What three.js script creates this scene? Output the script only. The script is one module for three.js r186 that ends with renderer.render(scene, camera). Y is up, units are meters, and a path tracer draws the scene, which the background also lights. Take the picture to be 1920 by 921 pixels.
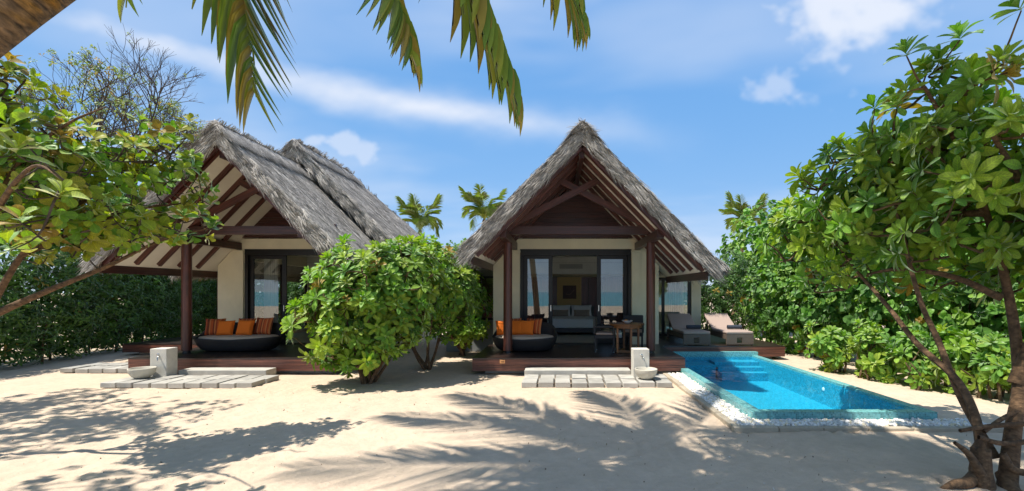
import * as THREE from 'three';
import { mergeGeometries } from 'three/addons/utils/BufferGeometryUtils.js';
import { RoundedBoxGeometry } from 'three/addons/geometries/RoundedBoxGeometry.js';
import { FontLoader } from 'three/addons/loaders/FontLoader.js';
import { TextGeometry } from 'three/addons/geometries/TextGeometry.js';

// ------------------------------------------------------------------ random numbers and noise
function mulberry(seed) { let a = seed >>> 0; return () => { a = (a + 0x6D2B79F5) | 0; let t = Math.imul(a ^ (a >>> 15), 1 | a); t = (t + Math.imul(t ^ (t >>> 7), 61 | t)) ^ t; return ((t ^ (t >>> 14)) >>> 0) / 4294967296; }; }
const rnd = mulberry(20240);
const rr = (a, b, r = rnd) => a + (b - a) * r();
const clamp = (x, a = 0, b = 1) => Math.min(b, Math.max(a, x));
const sstep = (a, b, x) => { const t = clamp((x - a) / (b - a)); return t * t * (3 - 2 * t); };
const lerp = (a, b, t) => a + (b - a) * t;
function hash2(x, y, s) { let h = Math.imul(x, 374761393) + Math.imul(y, 668265263) + Math.imul(s, 2147483647 ^ 0x5bd1e995); h = Math.imul(h ^ (h >>> 13), 1274126177); return ((h ^ (h >>> 16)) >>> 0) / 4294967296; }
function vnoise(x, y, s = 0, px = 0, py = 0) {            // value noise, optional period
  let x0 = Math.floor(x), y0 = Math.floor(y); const fx = x - x0, fy = y - y0;
  const w = (i, p) => (p ? ((i % p) + p) % p : i);
  const u = fx * fx * (3 - 2 * fx), v = fy * fy * (3 - 2 * fy);
  const a = hash2(w(x0, px), w(y0, py), s), b = hash2(w(x0 + 1, px), w(y0, py), s), c = hash2(w(x0, px), w(y0 + 1, py), s), d = hash2(w(x0 + 1, px), w(y0 + 1, py), s);
  return lerp(lerp(a, b, u), lerp(c, d, u), v);
}
function fbm(x, y, oct = 4, s = 0, px = 0, py = 0) { let r = 0, a = 0.5, n = 0; for (let i = 0; i < oct; i++) { r += a * vnoise(x, y, s + i, px, py); n += a; x *= 2; y *= 2; px *= 2; py *= 2; a *= 0.5; } return r / n; }

// ------------------------------------------------------------------ camera, sky, sun, exposure
const F = 853, CX = 1043, CY = 547, EYE = 1.85;           // focal length and principal point in photo pixels, eye height in metres
const scene = new THREE.Scene();
const camera = new THREE.PerspectiveCamera(2 * Math.atan(460.5 / F) * 180 / Math.PI, 1920 / 921, 0.1, 6000);
camera.position.set(0, EYE, 0);
camera.lookAt(0, EYE, -10);
camera.setViewOffset(1920, 921, 960 - CX, 460.5 - CY, 1920, 921);   // shifted lens: verticals stay vertical
camera.updateProjectionMatrix();
const P = (px, py, d) => new THREE.Vector3((px - CX) * d / F, EYE - (py - CY) * d / F, -d);

const SUN = new THREE.Vector3(-0.44, 1, 0.19).normalize();
const sun = new THREE.DirectionalLight(new THREE.Color(1, 0.945, 0.85), 3.75);
sun.position.copy(SUN).multiplyScalar(60).add(new THREE.Vector3(-2, 0, -9)); sun.target.position.set(-2, 0, -9);
sun.castShadow = true; sun.shadow.mapSize.set(4096, 4096);
Object.assign(sun.shadow.camera, { left: -26, right: 26, top: 26, bottom: -26, near: 1, far: 140 });
scene.add(sun, sun.target);

{ // the sky: clear tropical blue, paler to the horizon, wisps of high cloud, more cloud added overhead to lift the shade
  const W = 2048, H = 1024, data = new Float32Array(W * H * 4);
  for (let j = 0; j < H; j++) {
    const el = ((j + 0.5) / H - 0.5) * Math.PI, sy = Math.sin(el), cy = Math.cos(el);
    for (let i = 0; i < W; i++) {
      const az = ((i + 0.5) / W - 0.5) * 2 * Math.PI, x = cy * Math.cos(az), z = cy * Math.sin(az), k = (j * W + i) * 4;
      const t = clamp(sy);
      const g1 = Math.pow(1 - t, 2.6), g2 = Math.pow(1 - t, 9);
      let r = 0.070 + 0.08 * g1 + 0.20 * g2, g = 0.185 + 0.12 * g1 + 0.11 * g2, b = 0.40 + 0.10 * g1 + 0.0 * g2;
      if (sy > -0.02) {
        const q = 1 / (Math.max(sy, 0) + 0.12), u = x * q, v = z * q;
        let c = 0.75 * sstep(0.40, 0.72, fbm(u * 0.9 + 7.3 + 0.5 * v, v * 2.1 + 3.1, 5, 11)) * sstep(0.36, 0.66, sy);  // unseen cloud overhead, added to brighten and whiten the shaded sand and porch
        c = Math.max(c, 0.30 * sstep(0.40, 0.80, fbm(u * 0.7 + v * 0.5 + 1.3, v * 1.3 - u * 0.5 + 9.1, 5, 31)));
        if (z < -0.05) {                                     // the wisps above the villas, by direction
          const a = -x / z * F + CX, e = CY + y0(sy, z), w1 = fbm(a / 90, e / 40, 5, 5), w2 = fbm(a / 130, e / 90, 5, 17), w3 = fbm(a / 34, e / 26, 5, 23);
          const lx = (a - 250) / 830, band = 70 + 165 * lx + 26 * Math.sin(lx * 3), off = (e - band) / (20 + 34 * w1 * w2);
          if (lx > -0.4 && lx < 1.35) c = Math.max(c, 0.72 * Math.exp(-off * off) * sstep(-0.4, 0.05, lx) * sstep(1.35, 0.7, lx) * (0.35 + 0.95 * w1));
          const d2 = Math.hypot((a - 1570 + 0.6 * (e - 40)) / 215, (e - 30) / 125);
          c = Math.max(c, 0.85 * sstep(1.15, 0.2, d2 + 1.5 * (0.5 - w2) + 0.9 * (0.5 - w3)));
          const d3 = Math.hypot((a - 1450) / 90, (e - 165) / 40); c = Math.max(c, 0.4 * sstep(1.1, 0.2, d3 + 1.8 * (0.5 - w3) + 1.2 * (0.5 - w2)));
          for (const [pa, pe, ra, re] of [[648, 274, 62, 26], [690, 285, 30, 24], [455, 249, 22, 12], [590, 262, 30, 12]])
            c = Math.max(c, 0.5 * sstep(1.0, 0.15, Math.hypot((a - pa) / ra, (e - pe) / re) + 2.4 * (0.5 - w3)));
        }
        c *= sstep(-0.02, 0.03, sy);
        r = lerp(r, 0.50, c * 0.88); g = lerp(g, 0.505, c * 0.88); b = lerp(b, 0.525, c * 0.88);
      } else { r = 0.42; g = 0.5; b = 0.55; }
      data[k] = r; data[k + 1] = g; data[k + 2] = b; data[k + 3] = 1;
    }
  }
  const sky = new THREE.DataTexture(data, W, H, THREE.RGBAFormat, THREE.FloatType);
  sky.mapping = THREE.EquirectangularReflectionMapping; sky.colorSpace = THREE.LinearSRGBColorSpace; sky.magFilter = THREE.LinearFilter; sky.minFilter = THREE.LinearFilter; sky.needsUpdate = true;
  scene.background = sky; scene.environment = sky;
}
function y0(sy, z) { return sy / z * F; }                    // height above the horizon line, in the same units

const renderer = new THREE.WebGLRenderer({ antialias: true });
renderer.toneMapping = THREE.LinearToneMapping;
renderer.toneMappingExposure = 2.0;
renderer.shadowMap.enabled = true;

// ------------------------------------------------------------------ helpers
const taken = {};
function numbered(name) { const n = taken[name] = (taken[name] ?? -1) + 1; return n ? `${name}_${String(n).padStart(3, '0')}` : name; }
function mesh(name, geo, mat, parent) { const m = new THREE.Mesh(geo, mat); m.name = name; m.castShadow = m.receiveShadow = true; (parent ?? scene).add(m); return m; }
function tag(o, label, category, group, kind) { o.userData.label = label; if (category) o.userData.category = category; if (group) o.userData.group = group; if (kind) o.userData.kind = kind; return o; }
function thing(name, label, category, pos = [0, 0, 0], turn = 0, group) { const g = new THREE.Group(); g.name = numbered(name); g.position.set(...pos); g.rotation.y = turn; scene.add(g); return tag(g, label, category, group); }
function struct(name, geo, mat, label) { const m = mesh(numbered(name), geo, mat); m.userData.kind = 'structure'; m.userData.label = label; return m; }
function inst(name, geo, mat, mats, colors, parent) {
  const im = new THREE.InstancedMesh(geo, mat, mats.length); im.name = name; im.castShadow = im.receiveShadow = true;
  mats.forEach((m, i) => im.setMatrixAt(i, m)); if (colors) colors.forEach((c, i) => im.setColorAt(i, c));
  im.userData.kind = 'stuff'; (parent ?? scene).add(im); return im;
}
const V = (x, y, z) => new THREE.Vector3(x, y, z);
const rgb = (r, g, b) => new THREE.Color().setRGB(r, g, b);
function uvm(geo, axis = -1) {                               // uv in metres; axis = direction of the grain (u)
  const p = geo.attributes.position, n = geo.attributes.normal, uv = new Float32Array(p.count * 2), o = rnd() * 7, o2 = rnd() * 7;
  for (let i = 0; i < p.count; i++) {
    const c = [p.getX(i), p.getY(i), p.getZ(i)];
    let u, v;
    if (axis >= 0) { u = c[axis]; v = c[(axis + 1) % 3] + c[(axis + 2) % 3]; }
    else { const a = [Math.abs(n.getX(i)), Math.abs(n.getY(i)), Math.abs(n.getZ(i))], m = a.indexOf(Math.max(...a)); u = m === 0 ? c[2] : c[0]; v = m === 1 ? c[2] : c[1]; }
    uv[2 * i] = u + o; uv[2 * i + 1] = v + o2;
  }
  geo.setAttribute('uv', new THREE.BufferAttribute(uv, 2)); return geo;
}
function box(w, h, d, x = 0, y = 0, z = 0, axis = -1, bevel = 0) { const g = bevel ? new RoundedBoxGeometry(w, h, d, 2, bevel) : new THREE.BoxGeometry(w, h, d); g.translate(x, y, z); return uvm(g, axis); }
function bar(a, b, w, h, axis = 0) {                         // a straight timber between two points, w across, h deep
  const d = b.clone().sub(a), L = d.length(), g = new THREE.BoxGeometry(L, h, w); uvm(g, 0);
  const x = d.normalize(), z = V(0, 0, 1); if (Math.abs(x.z) > 0.9) z.set(1, 0, 0);
  const y = z.clone().cross(x).normalize(), zz = x.clone().cross(y).normalize();
  g.applyMatrix4(new THREE.Matrix4().makeBasis(x, y, zz).setPosition(a.clone().add(b).multiplyScalar(0.5))); return g;
}
function extr(pts, depth, z = 0, axis = -1) { const s = new THREE.Shape(pts.map(([x, y]) => new THREE.Vector2(x, y))); const g = new THREE.ExtrudeGeometry(s, { depth, bevelEnabled: false }); g.translate(0, 0, z); return uvm(g, axis); }
function tube(pts, radii, rad = 7, closed = false, sub = 4) {     // tapered tube along a smooth curve through pts
  const curve = new THREE.CatmullRomCurve3(pts), n = Math.max(2, (pts.length - 1) * sub), fr = curve.computeFrenetFrames(n, false), pos = [], uv = [], idx = [];
  const L = curve.getLength();
  for (let i = 0; i <= n; i++) {
    const t = i / n, c = curve.getPoint(t), k = t * (radii.length - 1), k0 = Math.min(radii.length - 2, Math.floor(k)), r = lerp(radii[k0], radii[k0 + 1], k - k0);
    for (let j = 0; j <= rad; j++) { const a = j / rad * 2 * Math.PI, v = fr.normals[i].clone().multiplyScalar(Math.cos(a)).addScaledVector(fr.binormals[i], Math.sin(a)); pos.push(c.x + v.x * r, c.y + v.y * r, c.z + v.z * r); uv.push(t * L, j / rad * Math.max(0.05, 6 * r)); }
  }
  for (let i = 0; i < n; i++) for (let j = 0; j < rad; j++) { const a = i * (rad + 1) + j, b = a + rad + 1; idx.push(a, a + 1, b, b, a + 1, b + 1); }
  const g = new THREE.BufferGeometry(); g.setAttribute('position', new THREE.Float32BufferAttribute(pos, 3)); g.setAttribute('uv', new THREE.Float32BufferAttribute(uv, 2)); g.setIndex(idx); g.computeVertexNormals(); return g;
}
function lathe(pts, seg = 32) { return new THREE.LatheGeometry(pts.map(([x, y]) => new THREE.Vector2(x, y)), seg); }
function basis(dir, roll = 0) { const q = new THREE.Quaternion().setFromUnitVectors(V(0, 1, 0), dir.clone().normalize()); return q.multiply(new THREE.Quaternion().setFromAxisAngle(V(0, 1, 0), roll)); }

// ------------------------------------------------------------------ textures
function tex(w, h, size, fn, srgb = true) {
  const d = new Uint8Array(w * h * 4);
  for (let j = 0; j < h; j++) for (let i = 0; i < w; i++) { const c = fn(i / w, j / h), k = (j * w + i) * 4; d[k] = clamp(c[0]) * 255; d[k + 1] = clamp(c[1]) * 255; d[k + 2] = clamp(c[2]) * 255; d[k + 3] = 255; }
  const t = new THREE.DataTexture(d, w, h, THREE.RGBAFormat); t.wrapS = t.wrapT = THREE.RepeatWrapping; t.magFilter = THREE.LinearFilter; t.minFilter = THREE.LinearMipmapLinearFilter; t.generateMipmaps = true;
  if (srgb) t.colorSpace = THREE.SRGBColorSpace; t.repeat.set(1 / (Array.isArray(size) ? size[0] : size), 1 / (Array.isArray(size) ? size[1] : size)); t.needsUpdate = true; return t;
}
const g3 = (v) => [v, v, v];
const T = {};
T.sand = tex(1024, 1024, 3.1, (u, v) => { const a = fbm(u * 9, v * 9, 4, 1, 9, 9), b = hash2(Math.floor(u * 1024), Math.floor(v * 1024), 3), s = fbm(u * 40, v * 40, 2, 8, 40, 40), k = 0.90 + 0.07 * (a - 0.5) + 0.07 * (b - 0.5) + 0.06 * (s - 0.5); const dark = b > 0.9985 ? 0.6 : 1; return [k * dark, k * 0.99 * dark, k * 0.975 * dark]; });
T.sandBump = tex(1024, 1024, 3.1, (u, v) => g3(0.45 * fbm(u * 24, v * 24, 4, 41, 24, 24) + 0.4 * fbm(u * 70, v * 70, 3, 43, 70, 70) + 0.15 * hash2(Math.floor(u * 1024), Math.floor(v * 1024), 9)), false);
T.wood = tex(1024, 256, [2.0, 0.5], (u, v) => { const w = fbm(u * 4, v * 24, 4, 3, 4, 24), f = fbm(u * 10, v * 110, 3, 7, 10, 110), k = 0.62 + 0.5 * (w - 0.5) + 0.42 * (f - 0.5); return [k, k * (0.97 + 0.06 * w), k]; });
T.woodBump = tex(512, 256, [2.0, 0.5], (u, v) => g3(fbm(u * 8, v * 90, 3, 7, 8, 90)), false);
T.thatch = tex(512, 512, 1.1, (u, v) => { const a = fbm(u * 60, v * 6, 3, 51, 60, 6), b = fbm(u * 8, v * 8, 3, 55, 8, 8), k = 0.35 + 0.75 * a + 0.3 * (b - 0.5); return [k, k * 0.95, k * 0.89]; });
T.plaster = tex(512, 512, 1.7, (u, v) => { const a = fbm(u * 6, v * 6, 5, 61, 6, 6), b = hash2(Math.floor(u * 512), Math.floor(v * 512), 2), k = 0.93 + 0.07 * (a - 0.5) + 0.04 * (b - 0.5); return [k, k, k * 0.985]; });
T.concrete = tex(512, 512, 0.9, (u, v) => { const a = fbm(u * 5, v * 5, 5, 71, 5, 5), b = hash2(Math.floor(u * 512), Math.floor(v * 512), 5), p = b > 0.992 ? 0.8 : 1, k = (0.86 + 0.22 * (a - 0.5) + 0.08 * (b - 0.5)) * p; return [k, k * 0.99, k * 0.965]; });
T.fine = tex(256, 256, 0.25, (u, v) => g3(0.6 * hash2(Math.floor(u * 256), Math.floor(v * 256), 5) + 0.4 * fbm(u * 16, v * 16, 3, 75, 16, 16)), false);
const weave = (u, v, n) => { const x = u * n, y = v * n, i = Math.floor(x), j = Math.floor(y), fx = x - i, fy = y - j, over = (i + j) % 2; const a = over ? Math.sin(Math.PI * fx) : Math.sin(Math.PI * fy), b = over ? Math.pow(Math.sin(Math.PI * fy), 0.4) : Math.pow(Math.sin(Math.PI * fx), 0.4); return a * 0.6 + b * 0.4; };
T.wickerBump = tex(256, 256, 0.16, (u, v) => g3(weave(u, v, 10)), false);
T.wicker = tex(256, 256, 0.16, (u, v) => g3(0.62 + 0.38 * weave(u, v, 10) * (0.85 + 0.15 * hash2(Math.floor(u * 10), Math.floor(v * 10), 4))));
T.cloth = tex(256, 256, 0.12, (u, v) => g3(0.84 + 0.16 * weave(u, v, 40)), true);
T.stripe = tex(256, 64, [0.46, 0.12], (u, v) => { const k = Math.floor(u * 17), h = hash2(k, 3, 9), e = 0.9 + 0.1 * vnoise(u * 120, v * 60, 4, 120, 60); const c = h < 0.35 ? [0.78, 0.36, 0.16] : h < 0.6 ? [0.62, 0.27, 0.13] : h < 0.8 ? [0.83, 0.52, 0.30] : [0.50, 0.22, 0.13]; return c.map((x) => x * e); });
T.mosaic = tex(512, 512, 0.4, (u, v) => { const n = 16, i = Math.floor(u * n), j = Math.floor(v * n), fx = u * n - i, fy = v * n - j, gr = fx < 0.08 || fy < 0.08, h = hash2(i, j, 12); const k = gr ? 0.98 : 0.70 + 0.30 * h; return gr ? [0.93, 0.97, 0.97] : [k * 0.9, k * 0.97, k]; });
T.bark = tex(256, 512, [0.5, 0.5], (u, v) => { const a = fbm(u * 20, v * 12, 4, 81, 20, 12), b = fbm(u * 6, v * 40, 3, 85, 6, 40), k = 0.45 + 0.6 * (a - 0.2) * (0.6 + 0.5 * b); return [k, k * 0.93, k * 0.84]; });
T.palmBark = tex(256, 256, [0.42, 1.2], (u, v) => { const ring = Math.pow(Math.abs(((u * 5 + 0.25 * vnoise(u * 5, v * 6, 4, 5, 6)) % 1) - 0.5) * 2, 6), a = fbm(u * 24, v * 30, 4, 87, 24, 30), p = sstep(0.5, 0.72, fbm(u * 4, v * 4, 3, 89, 4, 4)); const k = 0.5 + 0.5 * (a - 0.3) - 0.22 * ring; return [k * (1 + 0.1 * p), k * (0.86 - 0.02 * p), k * (0.70 - 0.34 * p)]; });
T.leaf = tex(64, 128, 1, (u, v) => { const x = Math.abs(u - 0.5) * 2, mid = Math.exp(-x * x * 130), vein = Math.pow(0.5 + 0.5 * Math.cos((v * 9 - x * 1.4) * 2 * Math.PI), 14) * 0.16, n = fbm(u * 8, v * 16, 3, 91) - 0.5; const k = 0.80 + 0.16 * n + vein; return [k + 0.20 * mid, k + 0.18 * mid, k + 0.10 * mid]; });
T.leaf.wrapS = T.leaf.wrapT = THREE.ClampToEdgeWrapping;
T.art = tex(256, 256, 1, (u, v) => { const n = fbm(u * 6, v * 6, 4, 93), c = Math.abs(v - 0.28 - 0.45 * u * u - 0.06 * Math.sin(u * 9)), l = u > 0.2 && u < 0.85 && c < 0.012 ? 0.35 : 0, e = u < 0.03 || v < 0.03 || u > 0.97 || v > 0.97 ? 0.1 : 0; return [0.27 + 0.1 * n + l - e, 0.18 + 0.08 * n + l * 0.8 - e, 0.16 + 0.07 * n + l * 0.7 - e]; });
T.sea = tex(512, 512, 24, (u, v) => g3(fbm(u * 14, v * 40, 4, 95, 14, 40)), false);

// ------------------------------------------------------------------ materials
const std = (o) => new THREE.MeshStandardMaterial(o), phy = (o) => new THREE.MeshPhysicalMaterial(o);
const M = {};
M.sand = std({ color: rgb(0.68, 0.545, 0.415), map: T.sand, roughness: 0.95, bumpMap: T.sandBump, bumpScale: 0.02 });
const timber = (r, g, b, rough = 0.45, coat = 0.25) => phy({ color: rgb(r, g, b), map: T.wood, roughness: rough, bumpMap: T.woodBump, bumpScale: 0.0015, clearcoat: coat, clearcoatRoughness: 0.35 });
M.red = timber(0.21, 0.055, 0.036);
M.redDark = timber(0.13, 0.035, 0.025);
M.board = timber(0.12, 0.026, 0.020);
M.deck = [timber(0.060, 0.030, 0.024, 0.38, 0.4), timber(0.050, 0.027, 0.022, 0.36, 0.4), timber(0.070, 0.034, 0.026, 0.4, 0.4)];
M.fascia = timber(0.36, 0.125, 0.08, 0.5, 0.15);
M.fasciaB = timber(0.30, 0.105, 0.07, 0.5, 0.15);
M.black = phy({ color: rgb(0.013, 0.012, 0.013), roughness: 0.45, map: T.wood });
M.cream = std({ color: rgb(0.83, 0.75, 0.56), map: T.plaster, roughness: 0.9 });
M.shadeGreyWall = std({ color: rgb(0.30, 0.32, 0.32), map: T.plaster, roughness: 0.9 });  // grey is the shadow on the wing, put into the wall colour
M.white = std({ color: rgb(0.85, 0.85, 0.84), map: T.plaster, roughness: 0.8 });
M.soffit = std({ color: rgb(0.88, 0.82, 0.72), map: T.plaster, roughness: 0.85 });
M.thatchBase = std({ color: rgb(0.30, 0.275, 0.25), map: T.thatch, roughness: 1, bumpMap: T.thatch, bumpScale: 0.03 });
M.straw = std({ color: 0xffffff, roughness: 0.85 });
M.concrete = std({ color: rgb(0.60, 0.585, 0.55), map: T.concrete, roughness: 0.85, bumpMap: T.fine, bumpScale: 0.001 });
M.paver = [0.50, 0.56, 0.45].map((k) => std({ color: rgb(k, k * 0.98, k * 0.93), map: T.concrete, roughness: 0.9, bumpMap: T.fine, bumpScale: 0.0015 }));
M.kerb = std({ color: rgb(0.56, 0.49, 0.39), map: T.concrete, roughness: 0.9, bumpMap: T.fine, bumpScale: 0.002 });
M.wicker = std({ color: rgb(0.030, 0.029, 0.032), map: T.wicker, bumpMap: T.wickerBump, bumpScale: 0.003, roughness: 0.55 });
M.wickerGrey = std({ color: rgb(0.17, 0.125, 0.095), map: T.wicker, bumpMap: T.wickerBump, bumpScale: 0.003, roughness: 0.6 });
const fabric = (r, g, b, map = T.cloth) => phy({ color: rgb(r, g, b), map, roughness: 0.9, sheen: 0.3, sheenRoughness: 0.6, sheenColor: rgb(r, g, b) });
M.beige = fabric(0.50, 0.41, 0.33); M.taupe = fabric(0.40, 0.30, 0.25); M.orange = fabric(0.80, 0.18, 0.012); M.striped = fabric(0.9, 0.9, 0.9, T.stripe);
M.linen = fabric(0.88, 0.88, 0.89); M.tan = fabric(0.42, 0.33, 0.27); M.navy = fabric(0.035, 0.045, 0.065); M.curtain = phy({ color: rgb(0.72, 0.68, 0.62), map: T.cloth, roughness: 0.95, transmission: 0.35, thickness: 0 });
M.teak = timber(0.55, 0.215, 0.065, 0.5, 0.1);
M.glass = phy({ color: rgb(0.93, 0.97, 0.96), roughness: 0.0, transmission: 1, thickness: 0, ior: 1.9 });
M.steel = std({ color: rgb(0.6, 0.6, 0.6), metalness: 1, roughness: 0.25 });
M.darkMetal = std({ color: rgb(0.05, 0.05, 0.05), metalness: 0.6, roughness: 0.45 });
M.floor = std({ color: rgb(0.62, 0.58, 0.52), map: T.plaster, roughness: 0.35 });
M.maroon = timber(0.22, 0.05, 0.05, 0.4, 0.3); M.gold = fabric(0.60, 0.42, 0.19); M.bedBase = timber(0.035, 0.022, 0.018);
M.mosaicIn = std({ color: rgb(0.04, 0.49, 0.67), map: T.mosaic, roughness: 0.3 });
M.mosaicOut = std({ color: rgb(0.26, 0.58, 0.56), map: T.mosaic, roughness: 0.25 });
M.mosaicStep = std({ color: rgb(0.045, 0.50, 0.68), map: T.mosaic, roughness: 0.3 });
M.water = phy({ color: rgb(0.80, 0.96, 1.0), roughness: 0.0, transmission: 1, thickness: 0, ior: 1.33, specularIntensity: 0.25 });
M.pebble = std({ color: 0xffffff, roughness: 0.7 });
M.bark = std({ color: rgb(0.40, 0.27, 0.17), map: T.bark, bumpMap: T.bark, bumpScale: 0.012, roughness: 0.95 });
M.twig = std({ color: rgb(0.34, 0.25, 0.15), map: T.bark, roughness: 0.95 });
M.greyTwig = std({ color: rgb(0.26, 0.22, 0.20), map: T.bark, roughness: 0.95 });
M.palmBark = std({ color: rgb(0.50, 0.44, 0.36), map: T.palmBark, bumpMap: T.palmBark, bumpScale: 0.02, roughness: 0.95 });
const leafMat = (r, g, b, tr = 0.5) => phy({ color: rgb(r, g, b), map: T.leaf, roughness: 0.93, transmission: tr, thickness: 0, clearcoat: 0.28, clearcoatRoughness: 0.28, side: THREE.DoubleSide });
M.leafWhite = leafMat(1, 1, 1);
M.frond = phy({ color: rgb(1, 1, 1), roughness: 0.9, transmission: 0.35, thickness: 0, clearcoat: 0.3, clearcoatRoughness: 0.35, vertexColors: true, side: THREE.DoubleSide });

// ------------------------------------------------------------------ the ground and the sea behind the camera
const POOL = { x0: 2.78, x1: 5.40, d0: 6.44, d1: 12.33 };
{
  const lines = (a, b, n0, n1, fine, grow) => { const out = [n0]; for (let x = n0 + fine; x < n1; x += fine) out.push(x); out.push(n1); let s = fine, x = n1; while (x < b) { s *= grow; x = Math.min(b, x + s); out.push(x); } s = fine; x = n0; while (x > a) { s *= grow; x = Math.max(a, x - s); out.unshift(x); } return out; };
  const snap = (arr, v) => { let k = 0; arr.forEach((x, i) => { if (Math.abs(x - v) < Math.abs(arr[k] - v)) k = i; }); arr[k] = v; };
  const xs = lines(-500, 500, -8.5, 8.5, 0.075, 1.18), zs = lines(-500, 46, -11, -3.4, 0.075, 1.18);
  const hx0 = POOL.x0 + 0.1, hx1 = POOL.x1 - 0.1, hz0 = -POOL.d1 + 0.1, hz1 = -POOL.d0 - 0.1;
  snap(xs, hx0); snap(xs, hx1); snap(zs, hz0); snap(zs, hz1);
  const prints = []; const pr = mulberry(77);
  for (let k = 0; k < 800; k++) prints.push([rr(-8, 8, pr), -rr(3.6, 9.3, pr), rr(0, 3.1, pr), rr(0.010, 0.03, pr)]);
  const height = (x, z) => {
    const near = sstep(16, 9, Math.hypot(x, z + 6)); let h = 0.05 * (fbm(x * 0.5 + 40, z * 0.5 + 40, 3, 101) - 0.5) + near * (0.030 * (fbm(x * 2.3 + 50, z * 2.3 + 50, 4, 103) - 0.5));
    if (near > 0) for (const [a, b, t, dp] of prints) { const dx = x - a, dz = z - b; if (dx * dx + dz * dz < 0.06) { const u = (dx * Math.cos(t) + dz * Math.sin(t)) / 0.13, v = (-dx * Math.sin(t) + dz * Math.cos(t)) / 0.06, q = Math.sqrt(u * u + v * v); h += dp * (-0.9 * sstep(1, 0.5, q) + 0.5 * Math.exp(-Math.pow((q - 1.15) / 0.25, 2))); } }
    h *= sstep(0.0, 0.5, Math.max(hx0 - x, x - hx1, hz0 - z, z - hz1) - 0.1);   // flat round the pool
    if (z < -9.4) h *= 0.35;
    if (z > 33) h -= 0.06 * (z - 33);
    return h - 0.012;
  };
  const pos = [], uv = [], idx = [], nx = xs.length;
  zs.forEach((z) => xs.forEach((x) => { pos.push(x, height(x, z), z); uv.push(x, z); }));
  for (let j = 0; j < zs.length - 1; j++) for (let i = 0; i < nx - 1; i++) {
    if (xs[i] >= hx0 - 1e-6 && xs[i + 1] <= hx1 + 1e-6 && zs[j] >= hz0 - 1e-6 && zs[j + 1] <= hz1 + 1e-6) continue;
    const a = j * nx + i, b = a + nx; idx.push(a, b, a + 1, b, b + 1, a + 1);
  }
  const g = new THREE.BufferGeometry(); g.setAttribute('position', new THREE.Float32BufferAttribute(pos, 3)); g.setAttribute('uv', new THREE.Float32BufferAttribute(uv, 2)); g.setIndex(idx); g.computeVertexNormals();
  struct('sand_ground', g, M.sand, 'pale coral sand with footprints across the whole garden');
  const sea = new THREE.PlaneGeometry(4000, 2000); sea.rotateX(-Math.PI / 2); sea.translate(0, -0.28, 1036); uvm(sea);
  struct('sea', sea, phy({ color: rgb(0.02, 0.32, 0.34), roughness: 0.12, bumpMap: T.sea, bumpScale: 0.25 }), 'turquoise sea beyond the beach');
}

{ // bits of coral, bark and dry leaf on the sand
  const r = mulberry(303), mats = [], cols = [], e = new THREE.Euler(), q = new THREE.Quaternion();
  for (let k = 0; k < 600; k++) { const x = rr(-8, 7, r), d = rr(3.6, 9, r); if (x > 2.2 && d > 5.9) continue; const s = rr(0.003, 0.008, r); q.setFromEuler(e.set(rr(0, 6, r), rr(0, 6, r), rr(0, 6, r))); mats.push(new THREE.Matrix4().compose(V(x, -0.008 + rr(-0.004, 0.006, r), -d), q, V(s * rr(0.8, 2.4, r), s * 0.6, s))); const t = r(); cols.push(t < 0.45 ? rgb(0.16, 0.11, 0.07) : t < 0.7 ? rgb(0.34, 0.25, 0.14) : rgb(0.7, 0.66, 0.58)); }
  const o = inst(numbered('sand_litter'), new THREE.IcosahedronGeometry(1, 0), std({ color: 0xffffff, roughness: 0.9 }), mats, cols); o.userData.label = 'tiny bits of coral and dry leaf on the sand';
}

// ------------------------------------------------------------------ thatch
M.straw.vertexColors = true;
const tufts = [1, 2, 3].map((s) => {
  const r = mulberry(900 + s), parts = [];
  for (let k = 0; k < 15; k++) {
    const L = rr(0.18, 0.42, r), w = rr(0.004, 0.011, r), x = rr(-0.10, 0.10, r), z = rr(-0.12, 0.12, r), yaw = rr(-0.22, 0.22, r), lift = rr(0.02, 0.16, r), tw = rr(-0.5, 0.5, r), c = rr(0.45, 1.25, r);
    const p = [], col = [], idx = [];
    for (let i = 0; i <= 2; i++) { const t = i / 2, ww = w * (1 - 0.75 * t), y = 0.004 + lift * L * t - 0.10 * L * t * t, dx = Math.sin(yaw) * L * t, dz = Math.cos(yaw) * L * t; for (const s2 of [-1, 1]) { p.push(x + dx + s2 * ww * Math.cos(tw), y + s2 * ww * Math.sin(tw), z + dz); col.push(c, c * 0.97, c * 0.93); } }
    for (let i = 0; i < 2; i++) idx.push(2 * i, 2 * i + 2, 2 * i + 1, 2 * i + 1, 2 * i + 2, 2 * i + 3);
    const g = new THREE.BufferGeometry(); g.setAttribute('position', new THREE.Float32BufferAttribute(p, 3)); g.setAttribute('color', new THREE.Float32BufferAttribute(col, 3)); g.setIndex(idx); g.computeVertexNormals(); parts.push(g);
  }
  return mergeGeometries(parts);
});
const strawTone = (r) => { const k = Math.pow(r(), 1.4); return rgb(lerp(0.29, 0.72, k), lerp(0.275, 0.69, k), lerp(0.26, 0.655, k)).multiplyScalar(rr(0.75, 1.12, r)); };
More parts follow.
